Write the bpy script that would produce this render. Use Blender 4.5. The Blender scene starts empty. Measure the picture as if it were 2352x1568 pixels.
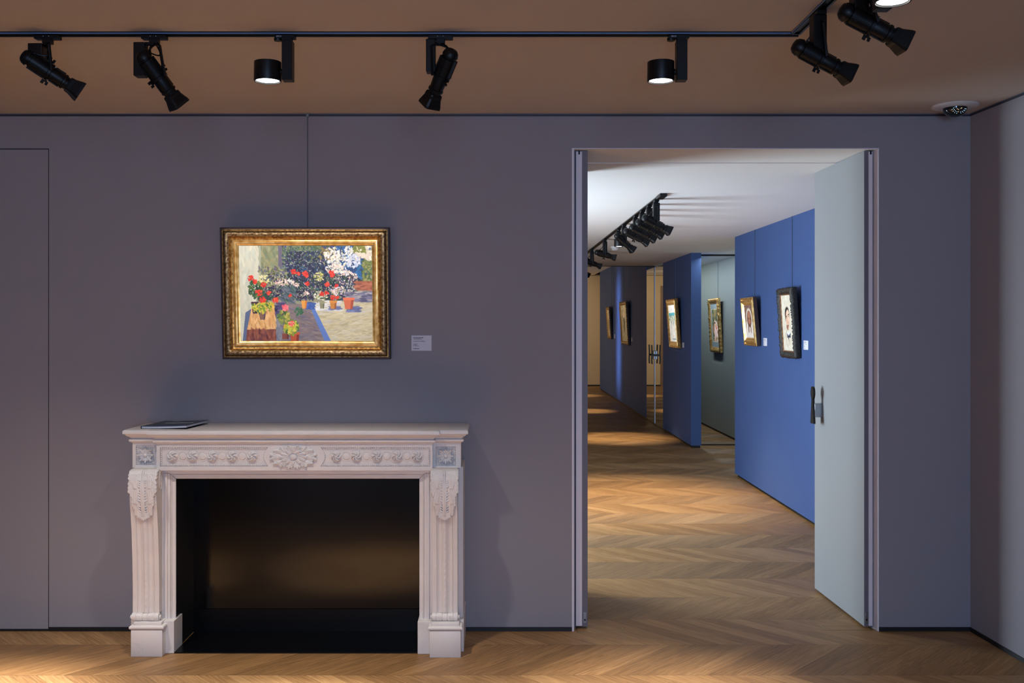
import bpy, bmesh, math, random
import numpy as np
from mathutils import Vector, Matrix

S = bpy.context.scene
COL = S.collection
random.seed(7)

# ------------------------------------------------------------------ camera
F = 2287.0            # focal length in pixels of the 2352 px wide frame
EYE = 1.55            # eye height
PX, PY = 1140.0, 742.0
WY = 5.014            # front face of the back wall
cam_d = bpy.data.cameras.new('camera')
cam_d.sensor_width = 36.0
cam_d.lens = F / 2352.0 * 36.0
cam_d.shift_x = (1176.0 - PX) / 2352.0
cam_d.shift_y = -(784.0 - PY) / 2352.0
cam_d.clip_start = 0.05
cam = bpy.data.objects.new('camera', cam_d)
COL.objects.link(cam)
cam.location = (0, 0, EYE)
cam.rotation_euler = (math.pi / 2, 0, 0)
S.camera = cam


def X_(px, Y):
    return (px - PX) * Y / F


def Z_(py, Y):
    return EYE - (py - PY) * Y / F


# ------------------------------------------------------------------ world, exposure, daylight
S.view_settings.view_transform = 'Standard'
S.view_settings.look = 'None'
S.view_settings.exposure = 0.0
S.view_settings.gamma = 1.0
S.view_settings.use_curve_mapping = False
S.cycles.max_bounces = 10
S.cycles.diffuse_bounces = 5
S.cycles.glossy_bounces = 4
S.cycles.caustics_reflective = False
S.cycles.caustics_refractive = False
S.cycles.sample_clamp_indirect = 6.0
S.cycles.use_denoising = True

w = bpy.data.worlds.new('sky')
S.world = w
w.use_nodes = True
bg = w.node_tree.nodes['Background']
bg.inputs[0].default_value = (0.45, 0.62, 1.0, 1)
bg.inputs[1].default_value = 0.5


def area(name, loc, target, sx, sy, power, color, spread=180):
    d = bpy.data.lights.new(name, 'AREA')
    d.shape = 'RECTANGLE'
    d.size, d.size_y = sx, sy
    d.energy = power
    d.color = color
    d.spread = math.radians(spread)
    o = bpy.data.objects.new(name, d)
    COL.objects.link(o)
    o.location = loc
    o.rotation_euler = (Vector(target) - Vector(loc)).to_track_quat('-Z', 'Y').to_euler()
    return o


def spot(name, loc, target, power, color, angle, blend=0.6, radius=0.03, mask=None):
    d = bpy.data.lights.new(name, 'SPOT')
    d.energy = power
    d.color = color
    d.spot_size = math.radians(angle)
    d.spot_blend = blend
    d.shadow_soft_size = radius
    o = bpy.data.objects.new(name, d)
    COL.objects.link(o)
    o.location = loc
    o.rotation_euler = (Vector(target) - Vector(loc)).to_track_quat('-Z', 'Y').to_euler()
    return o


COOL = (0.40, 0.60, 1.0)
WARM = (1.0, 0.80, 0.52)
NEUT = (1.0, 0.94, 0.87)
# daylight through the windows behind and to the right of the camera
area('window_daylight_front', (0.4, -3.1, 1.5), (0.3, 5.0, 1.1), 1.5, 1.9, 125, COOL)
area('window_daylight_front', (-2.3, -3.1, 1.5), (-1.4, 5.0, 1.3), 1.5, 1.9, 14, (0.8, 0.8, 1.0))
# daylight through the corridor windows, then two added fill lights
for yy, pw in ((7.3, 190),):
    area('window_daylight_side', (-1.58, yy, 1.1), (2.4, yy, 1.5), 1.5, 1.5, pw, (0.70, 0.86, 1.0))
area('window_daylight_slot', (-1.58, 19.7, 1.35), (2.4, 19.7, 1.35), 0.5, 2.1, 6, (0.5, 0.68, 1.0), 14)
area('window_daylight_end', (-1.9, 21.6, 1.2), (2.0, 22.8, 2.3), 1.8, 1.8, 45, (1.0, 0.80, 0.56))  # added warm fill for the far end and its ceiling, no window here
area('alcove_light', (2.60, 13.9, 2.38), (3.15, 13.9, 0.2), 4.0, 0.10, 22, (0.80, 0.93, 1.0))  # added strip without a fixture, brightens the alcove wall


# ------------------------------------------------------------------ helpers
class MB:
    def __init__(self):
        self.bm = bmesh.new()

    def face(self, vs):
        try:
            return self.bm.faces.new(vs)
        except ValueError:
            return None

    def box(self, x0, x1, y0, y1, z0, z1, bev=0.0, M=None):
        if x0 > x1: x0, x1 = x1, x0
        if y0 > y1: y0, y1 = y1, y0
        if z0 > z1: z0, z1 = z1, z0
        r = bmesh.ops.create_cube(self.bm, size=1.0)
        vs = r['verts']
        for v in vs:
            v.co = Vector(((x0 + x1) / 2 + v.co.x * (x1 - x0), (y0 + y1) / 2 + v.co.y * (y1 - y0), (z0 + z1) / 2 + v.co.z * (z1 - z0)))
        if bev > 0:
            es = list({e for v in vs for e in v.link_edges})
            rr = bmesh.ops.bevel(self.bm, geom=es, offset=bev, segments=2, profile=0.5, affect='EDGES')
            vs = list({v for f in rr['faces'] for v in f.verts} | {v for v in vs if v.is_valid})
        if M is not None:
            for v in vs:
                v.co = M @ v.co
        return self

    def lathe(self, prof, origin=(0, 0, 0), axis=(0, 0, 1), n=24, cap=True):
        """prof = [(distance along axis, radius)]"""
        a = Vector(axis).normalized()
        s = a.orthogonal().normalized()
        t = a.cross(s)
        o = Vector(origin)
        rings = []
        for d, r in prof:
            if r < 1e-5:
                rings.append([self.bm.verts.new(o + a * d)])
            else:
                rings.append([self.bm.verts.new(o + a * d + (s * math.cos(2 * math.pi * k / n) + t * math.sin(2 * math.pi * k / n)) * r) for k in range(n)])
        for A, B in zip(rings, rings[1:]):
            for k in range(n):
                k2 = (k + 1) % n
                if len(A) == 1 and len(B) == 1:
                    break
                if len(A) == 1:
                    self.face([A[0], B[k2], B[k]])
                elif len(B) == 1:
                    self.face([A[k], A[k2], B[0]])
                else:
                    self.face([A[k], A[k2], B[k2], B[k]])
        if cap:
            if len(rings[0]) > 1: self.face(rings[0][::-1])
            if len(rings[-1]) > 1: self.face(rings[-1])
        return self

    def tube(self, pts, r, n=8):
        pts = [Vector(p) for p in pts]
        rings = []
        up = None
        for i, p in enumerate(pts):
            if i == 0: d = pts[1] - p
            elif i == len(pts) - 1: d = p - pts[i - 1]
            else: d = pts[i + 1] - pts[i - 1]
            d.normalize()
            if up is None:
                up = d.orthogonal().normalized()
            up = (up - d * up.dot(d)).normalized()
            sd = d.cross(up)
            rings.append([self.bm.verts.new(p + (up * math.cos(2 * math.pi * k / n) + sd * math.sin(2 * math.pi * k / n)) * r) for k in range(n)])
        for A, B in zip(rings, rings[1:]):
            for k in range(n):
                self.face([A[k], A[(k + 1) % n], B[(k + 1) % n], B[k]])
        self.face(rings[0][::-1])
        self.face(rings[-1])
        return self

    def prism(self, poly, ax, a, b):
        """poly = 2D points in the two other axes (in xyz order); extruded along axis ax from a to b"""
        def mk(p, q):
            if ax == 0: return (q, p[0], p[1])
            if ax == 1: return (p[0], q, p[1])
            return (p[0], p[1], q)
        A = [self.bm.verts.new(mk(p, a)) for p in poly]
        B = [self.bm.verts.new(mk(p, b)) for p in poly]
        n = len(poly)
        for k in range(n):
            self.face([A[k], A[(k + 1) % n], B[(k + 1) % n], B[k]])
        self.face(A[::-1])
        self.face(B)
        return self

    def ball(self, c, r, u=8, v=6, sc=(1, 1, 1)):
        rr = bmesh.ops.create_uvsphere(self.bm, u_segments=u, v_segments=v, radius=r)
        for q in rr['verts']:
            q.co = Vector((q.co.x * sc[0], q.co.y * sc[1], q.co.z * sc[2])) + Vector(c)
        return self

    def grid(self, f, nu, nv, colors=None):
        vs, keep = [], {}
        for j in range(nv):
            row = []
            for i in range(nu):
                r = f(i / (nu - 1), j / (nv - 1))
                v = self.bm.verts.new(r[:3])
                keep[v] = r[3] if len(r) > 3 else True
                row.append(v)
            vs.append(row)
        for j in range(nv - 1):
            for i in range(nu - 1):
                q = [vs[j][i], vs[j][i + 1], vs[j + 1][i + 1], vs[j + 1][i]]
                if any(keep[v] for v in q):
                    self.face(q)
        bmesh.ops.delete(self.bm, geom=[v for v in self.bm.verts if not v.link_faces], context='VERTS')
        return self

    def mesh(self, name, mats, smooth=False):
        bmesh.ops.recalc_face_normals(self.bm, faces=self.bm.faces)
        me = bpy.data.meshes.new(name)
        self.bm.to_mesh(me)
        self.bm.free()
        if not isinstance(mats, (list, tuple)): mats = [mats]
        for m in mats: me.materials.append(m)
        if smooth:
            for p in me.polygons: p.use_smooth = True
            if smooth != 'all':
                me.set_sharp_from_angle(angle=math.radians(38))
        return me

    def build(self, name, mats, parent=None, smooth=False, label=None, loc=None):
        me = self.mesh(name, mats, smooth)
        return link(name, me, parent, label, loc)


def link(name, me, parent=None, label=None, loc=None):
    o = bpy.data.objects.new(name, me)
    COL.objects.link(o)
    if parent is not None: o.parent = parent
    if label: o['label'] = label
    if loc is not None: o.location = loc
    return o


def tag(o, label, cat, group=None, kind=None):
    o['label'] = label
    o['category'] = cat
    if group: o['group'] = group
    if kind: o['kind'] = kind
    return o


def thing(name, label, cat, loc=(0, 0, 0), rot=(0, 0, 0), group=None):
    o = bpy.data.objects.new(name, None)
    o.empty_display_size = 0.05
    COL.objects.link(o)
    o.location = loc
    o.rotation_euler = rot
    tag(o, label, cat, group)
    return o


def struct(o, label=None):
    o['kind'] = 'structure'
    if label: o['label'] = label
    return o


def copy_thing(root, loc, label):
    c = root.copy(); COL.objects.link(c); c.location = loc; c['label'] = label
    for ch in list(root.children):
        k = ch.copy(); COL.objects.link(k); k.parent = c
        for g in list(ch.children):
            q = g.copy(); COL.objects.link(q); q.parent = k
    return c


# ------------------------------------------------------------------ materials
def new_mat(name):
    m = bpy.data.materials.new(name)
    m.use_nodes = True
    nt = m.node_tree
    return m, nt, nt.nodes['Principled BSDF']


def N(nt, typ, **kw):
    n = nt.nodes.new(typ)
    for k, v in kw.items():
        setattr(n, k, v)
    return n


def math_n(nt, op, a, b=None, c=None):
    n = N(nt, 'ShaderNodeMath', operation=op)
    for i, v in enumerate((a, b, c)):
        if v is None: continue
        if isinstance(v, (int, float)): n.inputs[i].default_value = v
        else: nt.links.new(v, n.inputs[i])
    return n.outputs[0]


def simple(name, col, rough=0.5, metal=0.0, noise=0.0, nscale=30, bump=0.0, bscale=200, emit=None, es=0, spec=0.5, coat=0):
    m, nt, b = new_mat(name)
    b.inputs['Base Color'].default_value = (*col, 1)
    b.inputs['Roughness'].default_value = rough
    b.inputs['Metallic'].default_value = metal
    b.inputs['Specular IOR Level'].default_value = spec
    b.inputs['Coat Weight'].default_value = coat
    tc = N(nt, 'ShaderNodeTexCoord')
    if noise > 0:
        t = N(nt, 'ShaderNodeTexNoise')
        t.inputs['Scale'].default_value = nscale
        t.inputs['Detail'].default_value = 5
        nt.links.new(tc.outputs['Object'], t.inputs['Vector'])
        r = N(nt, 'ShaderNodeMix', data_type='RGBA')
        r.inputs[6].default_value = (*[max(0, c * (1 - noise)) for c in col], 1)
        r.inputs[7].default_value = (*[min(1, c * (1 + noise)) for c in col], 1)
        nt.links.new(t.outputs['Fac'], r.inputs[0])
        nt.links.new(r.outputs[2], b.inputs['Base Color'])
    if bump > 0:
        t = N(nt, 'ShaderNodeTexNoise')
        t.inputs['Scale'].default_value = bscale
        t.inputs['Detail'].default_value = 4
        nt.links.new(tc.outputs['Object'], t.inputs['Vector'])
        bn = N(nt, 'ShaderNodeBump')
        bn.inputs['Strength'].default_value = bump
        bn.inputs['Distance'].default_value = 0.004
        nt.links.new(t.outputs['Fac'], bn.inputs['Height'])
        nt.links.new(bn.outputs[0], b.inputs['Normal'])
    if emit:
        b.inputs['Emission Color'].default_value = (*emit, 1)
        b.inputs['Emission Strength'].default_value = es
    return m


GREY = simple('grey_wall_paint', (0.315, 0.302, 0.33), 0.75, noise=0.03, nscale=3, bump=0.04, bscale=90, spec=0.3)
DOORG = simple('grey_door_paint', (0.29, 0.295, 0.30), 0.5, noise=0.02, nscale=4, spec=0.4)
EDGEG = simple('pale_jamb_paint', (0.80, 0.76, 0.80), 0.45)
EDGED = simple('dark_edge_seal', (0.17, 0.16, 0.19), 0.5)
CEIL = simple('taupe_ceiling_paint', (0.56, 0.485, 0.425), 0.85, noise=0.02, nscale=2, spec=0.2)  # warm bounce from the floor is mixed into this base colour
CEILW = simple('white_ceiling_paint', (0.84, 0.82, 0.80), 0.85, noise=0.02, nscale=2, spec=0.2)
BLUE = simple('blue_wall_paint', (0.052, 0.098, 0.250), 0.65, noise=0.05, nscale=4, bump=0.04, bscale=60, spec=0.3)
SAGE = simple('sage_grey_paint', (0.36, 0.39, 0.36), 0.7, noise=0.02, nscale=4, spec=0.3)
BEIGE = simple('beige_wall_paint', (0.62, 0.50, 0.33), 0.7, noise=0.02, nscale=4, spec=0.3)
PALE = simple('pale_pink_paint', (0.72, 0.60, 0.50), 0.6)
BLACKP = simple('black_plinth', (0.006, 0.006, 0.007), 0.5)
BLKMET = simple('black_powder_coat', (0.0028, 0.0028, 0.0034), 0.42, noise=0.2, nscale=60, spec=0.28)
BLKGLOSS = simple('black_brushed_steel', (0.002, 0.0022, 0.003), 0.13, spec=0.45)
BLKSATIN = simple('black_satin_steel', (0.002, 0.0022, 0.003), 0.3, spec=0.25)
STEEL = simple('brushed_steel', (0.35, 0.36, 0.38), 0.35, metal=1.0, noise=0.1)
IRON = simple('dark_bronze', (0.030, 0.025, 0.022), 0.35, metal=0.6)
BRASS = simple('worn_brass', (0.5, 0.38, 0.2), 0.35, metal=1.0)
ROD = simple('blue_grey_rod', (0.10, 0.12, 0.17), 0.4, metal=0.6)
WHITEP = simple('white_plastic', (0.70, 0.68, 0.68), 0.4)
CARD = simple('white_card', (0.72, 0.72, 0.80), 0.6)
INK = simple('printing_ink', (0.05, 0.05, 0.09), 0.6)
LETTER = simple('pale_lettering', (0.6, 0.62, 0.7), 0.5)
LAMP = simple('lit_lamp_glass', (1, 1, 1), 0.3, emit=(1.0, 0.97, 0.93), es=14)
REFL = simple('lamp_reflector', (0.5, 0.75, 0.85), 0.25, metal=0.7)
LED = simple('lit_diode', (0.6, 0.8, 1), 0.3, emit=(0.45, 0.75, 1.0), es=2.0)
LEDW = simple('warm_diode', (1, 0.7, 0.4), 0.3, emit=(1.0, 0.65, 0.3), es=1.2)
DOMEG = simple('black_dome_glass', (0.004, 0.004, 0.006), 0.08, coat=0.5)
COVER = simple('dark_magazine_cover', (0.008, 0.012, 0.020), 0.32, noise=0.8, nscale=18, coat=0.1, spec=0.35)
PAPER = simple('page_edges', (0.55, 0.58, 0.66), 0.7, noise=0.1, nscale=300)


def mirror_mat():
    m, nt, b = new_mat('mirror_glass')
    b.inputs['Base Color'].default_value = (0.66, 0.67, 0.62, 1)
    b.inputs['Metallic'].default_value = 1.0
    b.inputs['Roughness'].default_value = 0.01
    return m


MIRROR = mirror_mat()


def marble_mat():
    m, nt, b = new_mat('white_marble')
    tc = N(nt, 'ShaderNodeTexCoord')
    n1 = N(nt, 'ShaderNodeTexNoise')
    n1.inputs['Scale'].default_value = 2.2
    n1.inputs['Detail'].default_value = 8
    n1.inputs['Distortion'].default_value = 1.6
    nt.links.new(tc.outputs['Object'], n1.inputs['Vector'])
    vein = math_n(nt, 'ABSOLUTE', math_n(nt, 'SUBTRACT', n1.outputs['Fac'], 0.5))
    vein = math_n(nt, 'SUBTRACT', 1.0, math_n(nt, 'MINIMUM', math_n(nt, 'MULTIPLY', vein, 120.0), 1.0))
    n3 = N(nt, 'ShaderNodeTexNoise')
    n3.inputs['Scale'].default_value = 5
    nt.links.new(tc.outputs['Object'], n3.inputs['Vector'])
    vein = math_n(nt, 'MULTIPLY', math_n(nt, 'MULTIPLY', vein, math_n(nt, 'GREATER_THAN', n3.outputs['Fac'], 0.56)), 0.16)
    n2 = N(nt, 'ShaderNodeTexNoise')
    n2.inputs['Scale'].default_value = 9
    n2.inputs['Detail'].default_value = 6
    nt.links.new(tc.outputs['Object'], n2.inputs['Vector'])
    mx = N(nt, 'ShaderNodeMix', data_type='RGBA')
    mx.inputs[6].default_value = (0.66, 0.62, 0.60, 1)
    mx.inputs[7].default_value = (0.78, 0.745, 0.72, 1)
    nt.links.new(n2.outputs['Fac'], mx.inputs[0])
    m2 = N(nt, 'ShaderNodeMix', data_type='RGBA')
    nt.links.new(mx.outputs[2], m2.inputs[6])
    m2.inputs[7].default_value = (0.28, 0.27, 0.28, 1)
    nt.links.new(vein, m2.inputs[0])
    nt.links.new(m2.outputs[2], b.inputs['Base Color'])
    b.inputs['Roughness'].default_value = 0.42
    b.inputs['Subsurface Weight'].default_value = 0.0
    return m


MARBLE = marble_mat()


def gold_mat(name, c1, c2, scale=60, rough=0.38, bump=0.35, metal=0.85):
    m, nt, b = new_mat(name)
    tc = N(nt, 'ShaderNodeTexCoord')
    n = N(nt, 'ShaderNodeTexNoise')
    n.inputs['Scale'].default_value = scale
    n.inputs['Detail'].default_value = 6
    nt.links.new(tc.outputs['Object'], n.inputs['Vector'])
    cr = N(nt, 'ShaderNodeValToRGB')
    cr.color_ramp.elements[0].position = 0.38
    cr.color_ramp.elements[0].color = (*c1, 1)
    cr.color_ramp.elements[1].position = 0.62
    cr.color_ramp.elements[1].color = (*c2, 1)
    nt.links.new(n.outputs['Fac'], cr.inputs[0])
    nt.links.new(cr.outputs[0], b.inputs['Base Color'])
    b.inputs['Metallic'].default_value = metal
    b.inputs['Roughness'].default_value = rough
    bn = N(nt, 'ShaderNodeBump')
    bn.inputs['Strength'].default_value = bump
    bn.inputs['Distance'].default_value = 0.003
    nt.links.new(n.outputs['Fac'], bn.inputs['Height'])
    nt.links.new(bn.outputs[0], b.inputs['Normal'])
    return m


GOLD = gold_mat('antique_gilding', (0.22, 0.10, 0.03), (0.52, 0.30, 0.09), 70, 0.40, 0.3)
GOLDB = gold_mat('bright_gilding', (0.65, 0.36, 0.10), (0.95, 0.66, 0.28), 30, 0.30, 0.1)
GOLDC = gold_mat('carved_gilding', (0.12, 0.070, 0.032), (0.38, 0.27, 0.15), 85, 0.42, 0.7)
EDGEB = simple('dark_frame_edge', (0.05, 0.028, 0.025), 0.45)
BLACKF = gold_mat('carved_black_wood', (0.003, 0.0025, 0.0025), (0.045, 0.038, 0.032), 150, 0.55, 0.9, 0.0)


def paint_mat(name):
    m, nt, b = new_mat(name)
    a = N(nt, 'ShaderNodeVertexColor', layer_name='paint')
    nt.links.new(a.outputs['Color'], b.inputs['Base Color'])
    b.inputs['Roughness'].default_value = 0.5
    tc = N(nt, 'ShaderNodeTexCoord')
    n = N(nt, 'ShaderNodeTexNoise')
    n.inputs['Scale'].default_value = 180
    nt.links.new(tc.outputs['Object'], n.inputs['Vector'])
    bn = N(nt, 'ShaderNodeBump')
    bn.inputs['Strength'].default_value = 0.15
    bn.inputs['Distance'].default_value = 0.002
    nt.links.new(n.outputs['Fac'], bn.inputs['Height'])
    nt.links.new(bn.outputs[0], b.inputs['Normal'])
    return m


OIL = paint_mat('oil_paint')


def floor_mat():
    m, nt, b = new_mat('oak_chevron_parquet')
    ROW, RUN, PITCH = 0.4147, 0.39, 0.1182
    geo = N(nt, 'ShaderNodeNewGeometry')
    sep = N(nt, 'ShaderNodeSeparateXYZ')
    nt.links.new(geo.outputs['Position'], sep.inputs[0])
    X, Y = sep.outputs[0], sep.outputs[1]
    t = math_n(nt, 'DIVIDE', math_n(nt, 'SUBTRACT', Y, 6.045 - 40 * ROW), ROW)
    tri = math_n(nt, 'PINGPONG', t, 1.0)
    row = math_n(nt, 'FLOOR', t)
    par = math_n(nt, 'MODULO', row, 2.0)                       # 0: edges run right going away
    u = math_n(nt, 'SUBTRACT', X, math_n(nt, 'MULTIPLY', tri, RUN))
    k = math_n(nt, 'DIVIDE', math_n(nt, 'SUBTRACT', u, 0.93), PITCH)
    pid = math_n(nt, 'FLOOR', k)
    fr = math_n(nt, 'FRACT', k)
    cid = N(nt, 'ShaderNodeCombineXYZ')
    nt.links.new(pid, cid.inputs[0]); nt.links.new(row, cid.inputs[1])
    wn = N(nt, 'ShaderNodeTexWhiteNoise', noise_dimensions='3D')
    nt.links.new(cid.outputs[0], wn.inputs['Vector'])
    # grain: coordinates across (u) and along the plank
    gv = N(nt, 'ShaderNodeCombineXYZ')
    nt.links.new(math_n(nt, 'MULTIPLY', u, 18.0), gv.inputs[0])
    nt.links.new(math_n(nt, 'MULTIPLY', Y, 1.6), gv.inputs[1])
    nt.links.new(math_n(nt, 'ADD', math_n(nt, 'MULTIPLY', wn.outputs['Value'], 37.0), row), gv.inputs[2])
    g1 = N(nt, 'ShaderNodeTexNoise')
    g1.inputs['Scale'].default_value = 1.0
    g1.inputs['Detail'].default_value = 4
    g1.inputs['Distortion'].default_value = 1.4
    nt.links.new(gv.outputs[0], g1.inputs['Vector'])
    rings = math_n(nt, 'SINE', math_n(nt, 'MULTIPLY', g1.outputs['Fac'], 42.0))
    g2 = N(nt, 'ShaderNodeTexNoise')
    g2.inputs['Scale'].default_value = 6.0
    g2.inputs['Detail'].default_value = 4
    nt.links.new(gv.outputs[0], g2.inputs['Vector'])
    grain = math_n(nt, 'ADD', math_n(nt, 'MULTIPLY', rings, 0.12), math_n(nt, 'MULTIPLY', math_n(nt, 'SUBTRACT', g2.outputs['Fac'], 0.5), 0.55))
    base = N(nt, 'ShaderNodeValToRGB')
    e = base.color_ramp.elements
    e[0].position = 0.0; e[0].color = (0.140, 0.075, 0.030, 1)
    e[1].position = 1.0; e[1].color = (0.50, 0.295, 0.130, 1)
    e2 = base.color_ramp.elements.new(0.5); e2.color = (0.30, 0.160, 0.063, 1)
    tone = math_n(nt, 'ADD', math_n(nt, 'MULTIPLY', wn.outputs['Value'], 0.34), 0.25)
    tone = math_n(nt, 'ADD', tone, math_n(nt, 'MULTIPLY', par, 0.17))  # every other row lightened, sheen of the planks put into the colour
    tone = math_n(nt, 'ADD', tone, grain)
    nt.links.new(tone, base.inputs[0])
    # seams
    seam = math_n(nt, 'LESS_THAN', math_n(nt, 'MINIMUM', fr, math_n(nt, 'SUBTRACT', 1.0, fr)), 0.010)
    ft = math_n(nt, 'FRACT', t)
    seam2 = math_n(nt, 'LESS_THAN', math_n(nt, 'MINIMUM', ft, math_n(nt, 'SUBTRACT', 1.0, ft)), 0.0035)
    sm = math_n(nt, 'MULTIPLY', math_n(nt, 'MAXIMUM', seam, seam2), 0.55)
    mx = N(nt, 'ShaderNodeMix', data_type='RGBA')
    nt.links.new(sm, mx.inputs[0])
    nt.links.new(base.outputs[0], mx.inputs[6])
    mx.inputs[7].default_value = (0.04, 0.02, 0.01, 1)
    nt.links.new(mx.outputs[2], b.inputs['Base Color'])
    rg = math_n(nt, 'ADD', 0.40, math_n(nt, 'MULTIPLY', g2.outputs['Fac'], 0.14))
    nt.links.new(rg, b.inputs['Roughness'])
    b.inputs['Specular IOR Level'].default_value = 0.42
    b.inputs['Anisotropic'].default_value = 0.65
    sgn = math_n(nt, 'SUBTRACT', 1.0, math_n(nt, 'MULTIPLY', par, 2.0))
    tv = N(nt, 'ShaderNodeCombineXYZ')
    nt.links.new(math_n(nt, 'MULTIPLY', sgn, 0.685), tv.inputs[0])
    tv.inputs[1].default_value = 0.7285
    nt.links.new(tv.outputs[0], b.inputs['Tangent'])
    bn = N(nt, 'ShaderNodeBump')
    bn.inputs['Strength'].default_value = 0.12
    bn.inputs['Distance'].default_value = 0.002
    nt.links.new(math_n(nt, 'SUBTRACT', g2.outputs['Fac'], sm), bn.inputs['Height'])
    nt.links.new(bn.outputs[0], b.inputs['Normal'])
    return m


OAK = floor_mat()

# ------------------------------------------------------------------ the room shell
CZ = 2.6045                      # near room ceiling
DOX0, DOX1, DOZ = X_(1314, WY), X_(2018, WY), 2.431
WT = 5.445                       # far face of the back wall
RX = 2.387                       # right corner
CX = 2.42                        # corridor right plane
CCZ = 2.4235                     # corridor ceiling
FZ = 2.745                       # far ceiling
LX, FY = -4.3, -3.3

struct(MB().box(LX - .2, 4.6, FY - .2, 26, -0.12, 0).build('floor', OAK), 'oak chevron parquet floor')
struct(MB().box(LX - .2, 4.6, FY - .2, WT, CZ, CZ + .15).build('ceiling', CEIL), 'taupe plaster ceiling of the near room')
# back wall: left part, part over the doorway, right part as one mesh
m = MB()
m.box(LX, DOX0, WY, WT, 0, CZ)
m.box(DOX1, 4.4, WY, WT, 0, CZ)
m.box(DOX0, DOX1, WY, WT, DOZ, CZ)
struct(m.build('wall_back', GREY), 'grey painted back wall with doorway')
struct(MB().box(DOX0, DOX1, WY + .012, WT, DOZ - .004, DOZ + .01).build('ceiling_doorway', CEILW), 'pale soffit of the doorway')
# right wall, very slightly splayed
m = MB()
k = 0.0467
m.prism([(RX, WY), (RX + k * (WY - FY), FY), (RX + 0.2 + k * (WY - FY), FY), (RX + 0.2, WY)], 2, 0, CZ)
struct(m.build('wall_right', GREY), 'grey right side wall')
# left wall and the wall behind the camera, both with window openings
m = MB()
m.box(LX - .2, LX, FY, WT, 0, CZ)
struct(m.build('wall_left', GREY), 'grey left side wall')
m = MB()
wins = [(-3.1, -1.5), (-0.4, 1.2)]
xs = [LX, -3.1, -1.5, 0.8, 2.4, 3.2]
for a, b2 in ((LX, -3.1), (-1.5, -0.4), (1.2, 3.2)):
    m.box(a, b2, FY - .2, FY, 0, CZ)
for a, b2 in wins:
    m.box(a, b2, FY - .2, FY, 0, 0.45)
    m.box(a, b2, FY - .2, FY, 2.5, CZ)
struct(m.build('wall_front', GREY), 'grey wall behind the viewer with two windows')


def window(idx, x0, x1, y0, y1, z0, z1, along):
    root = struct(bpy.data.objects.new('window_%d' % idx, None))
    COL.objects.link(root)
    m = MB()
    t = 0.05
    if along == 'x':
        ym = (y0 + y1) / 2
        m.box(x0, x0 + t, ym - .03, ym + .03, z0, z1); m.box(x1 - t, x1, ym - .03, ym + .03, z0, z1)
        m.box(x0, x1, ym - .03, ym + .03, z0, z0 + t); m.box(x0, x1, ym - .03, ym + .03, z1 - t, z1)
        m.box((x0 + x1) / 2 - .025, (x0 + x1) / 2 + .025, ym - .03, ym + .03, z0, z1)
    else:
        xm = (x0 + x1) / 2
        m.box(xm - .03, xm + .03, y0, y0 + t, z0, z1); m.box(xm - .03, xm + .03, y1 - t, y1, z0, z1)
        m.box(xm - .03, xm + .03, y0, y1, z0, z0 + t); m.box(xm - .03, xm + .03, y0, y1, z1 - t, z1)
    m.build('window_frame', WHITEP, root)


window(1, -3.1, -1.5, FY - .2, FY - .1, 0.45, 2.5, 'x')
window(2, -0.4, 1.2, FY - .2, FY - .1, 0.45, 2.5, 'x')

# corridor
YA0, YA1 = WT, 10.10
YB0, YB1 = 12.37, 14.46
YC0, YC1 = 16.09, 23.26
YS = 15.33                        # ceiling step
PT = 0.125
struct(MB().box(CX, CX + PT, YA0, YA1, 0.03, CCZ).build('wall_corridor_right', BLUE), 'near blue wall panel of the corridor')
struct(MB().box(CX, CX + PT, YB0, YB1, 0.03, CCZ).build('wall_corridor_middle', BLUE), 'middle blue wall panel with dark end face')
m = MB()
m.box(CX, CX + PT, YC0, YC1, 0.03, FZ)
m.box(CX + 0.02, CX + PT, YS, YC0, 2.41, FZ)
struct(m.build('wall_corridor_far', BLUE), 'far blue wall panel of the corridor')
struct(MB().box(CX + .03, CX + PT, YA0, YA1, 0, .03).build('baseboard_corridor_right', BLACKP))
struct(MB().box(CX + .015, CX + PT - .01, YB0 + .01, YB1, 0, .03).build('baseboard_corridor_middle', BLACKP))
struct(MB().box(CX + .015, CX + PT, YC0, YC1, 0, .03).build('baseboard_corridor_far', BLACKP))
struct(MB().box(3.15, 3.3, YA1 - .6, 17, 0.03, CCZ + .05).build('wall_alcove', SAGE), 'sage grey alcove wall behind the corridor')
struct(MB().box(3.157, 3.3, YA1 - .6, 17, 0, 0.03).build('baseboard_alcove', BLACKP))
struct(MB().box(CX + PT, 3.15, YA1 - .2, YA1 - .05, 0, CCZ).build('wall_alcove_near', SAGE))
struct(MB().box(CX + PT, 3.15, 16.4, 16.6, 0, CCZ).build('wall_alcove_end', SAGE))
m = MB()
m.box(LX, 4.4, WT, YS, CCZ, CCZ + .12)
m.box(CX + PT + .003, 4.4, YS, 17, CCZ, CCZ + .12)
m.box(LX, CX + .02, YS - .12, YS, CCZ, FZ + .12)
struct(m.build('ceiling_corridor', CEILW), 'white lowered corridor ceiling')
struct(MB().box(LX, CX + PT, YS, 25, FZ, FZ + .12).build('ceiling_far', CEILW), 'higher ceiling at the corridor end')
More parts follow.
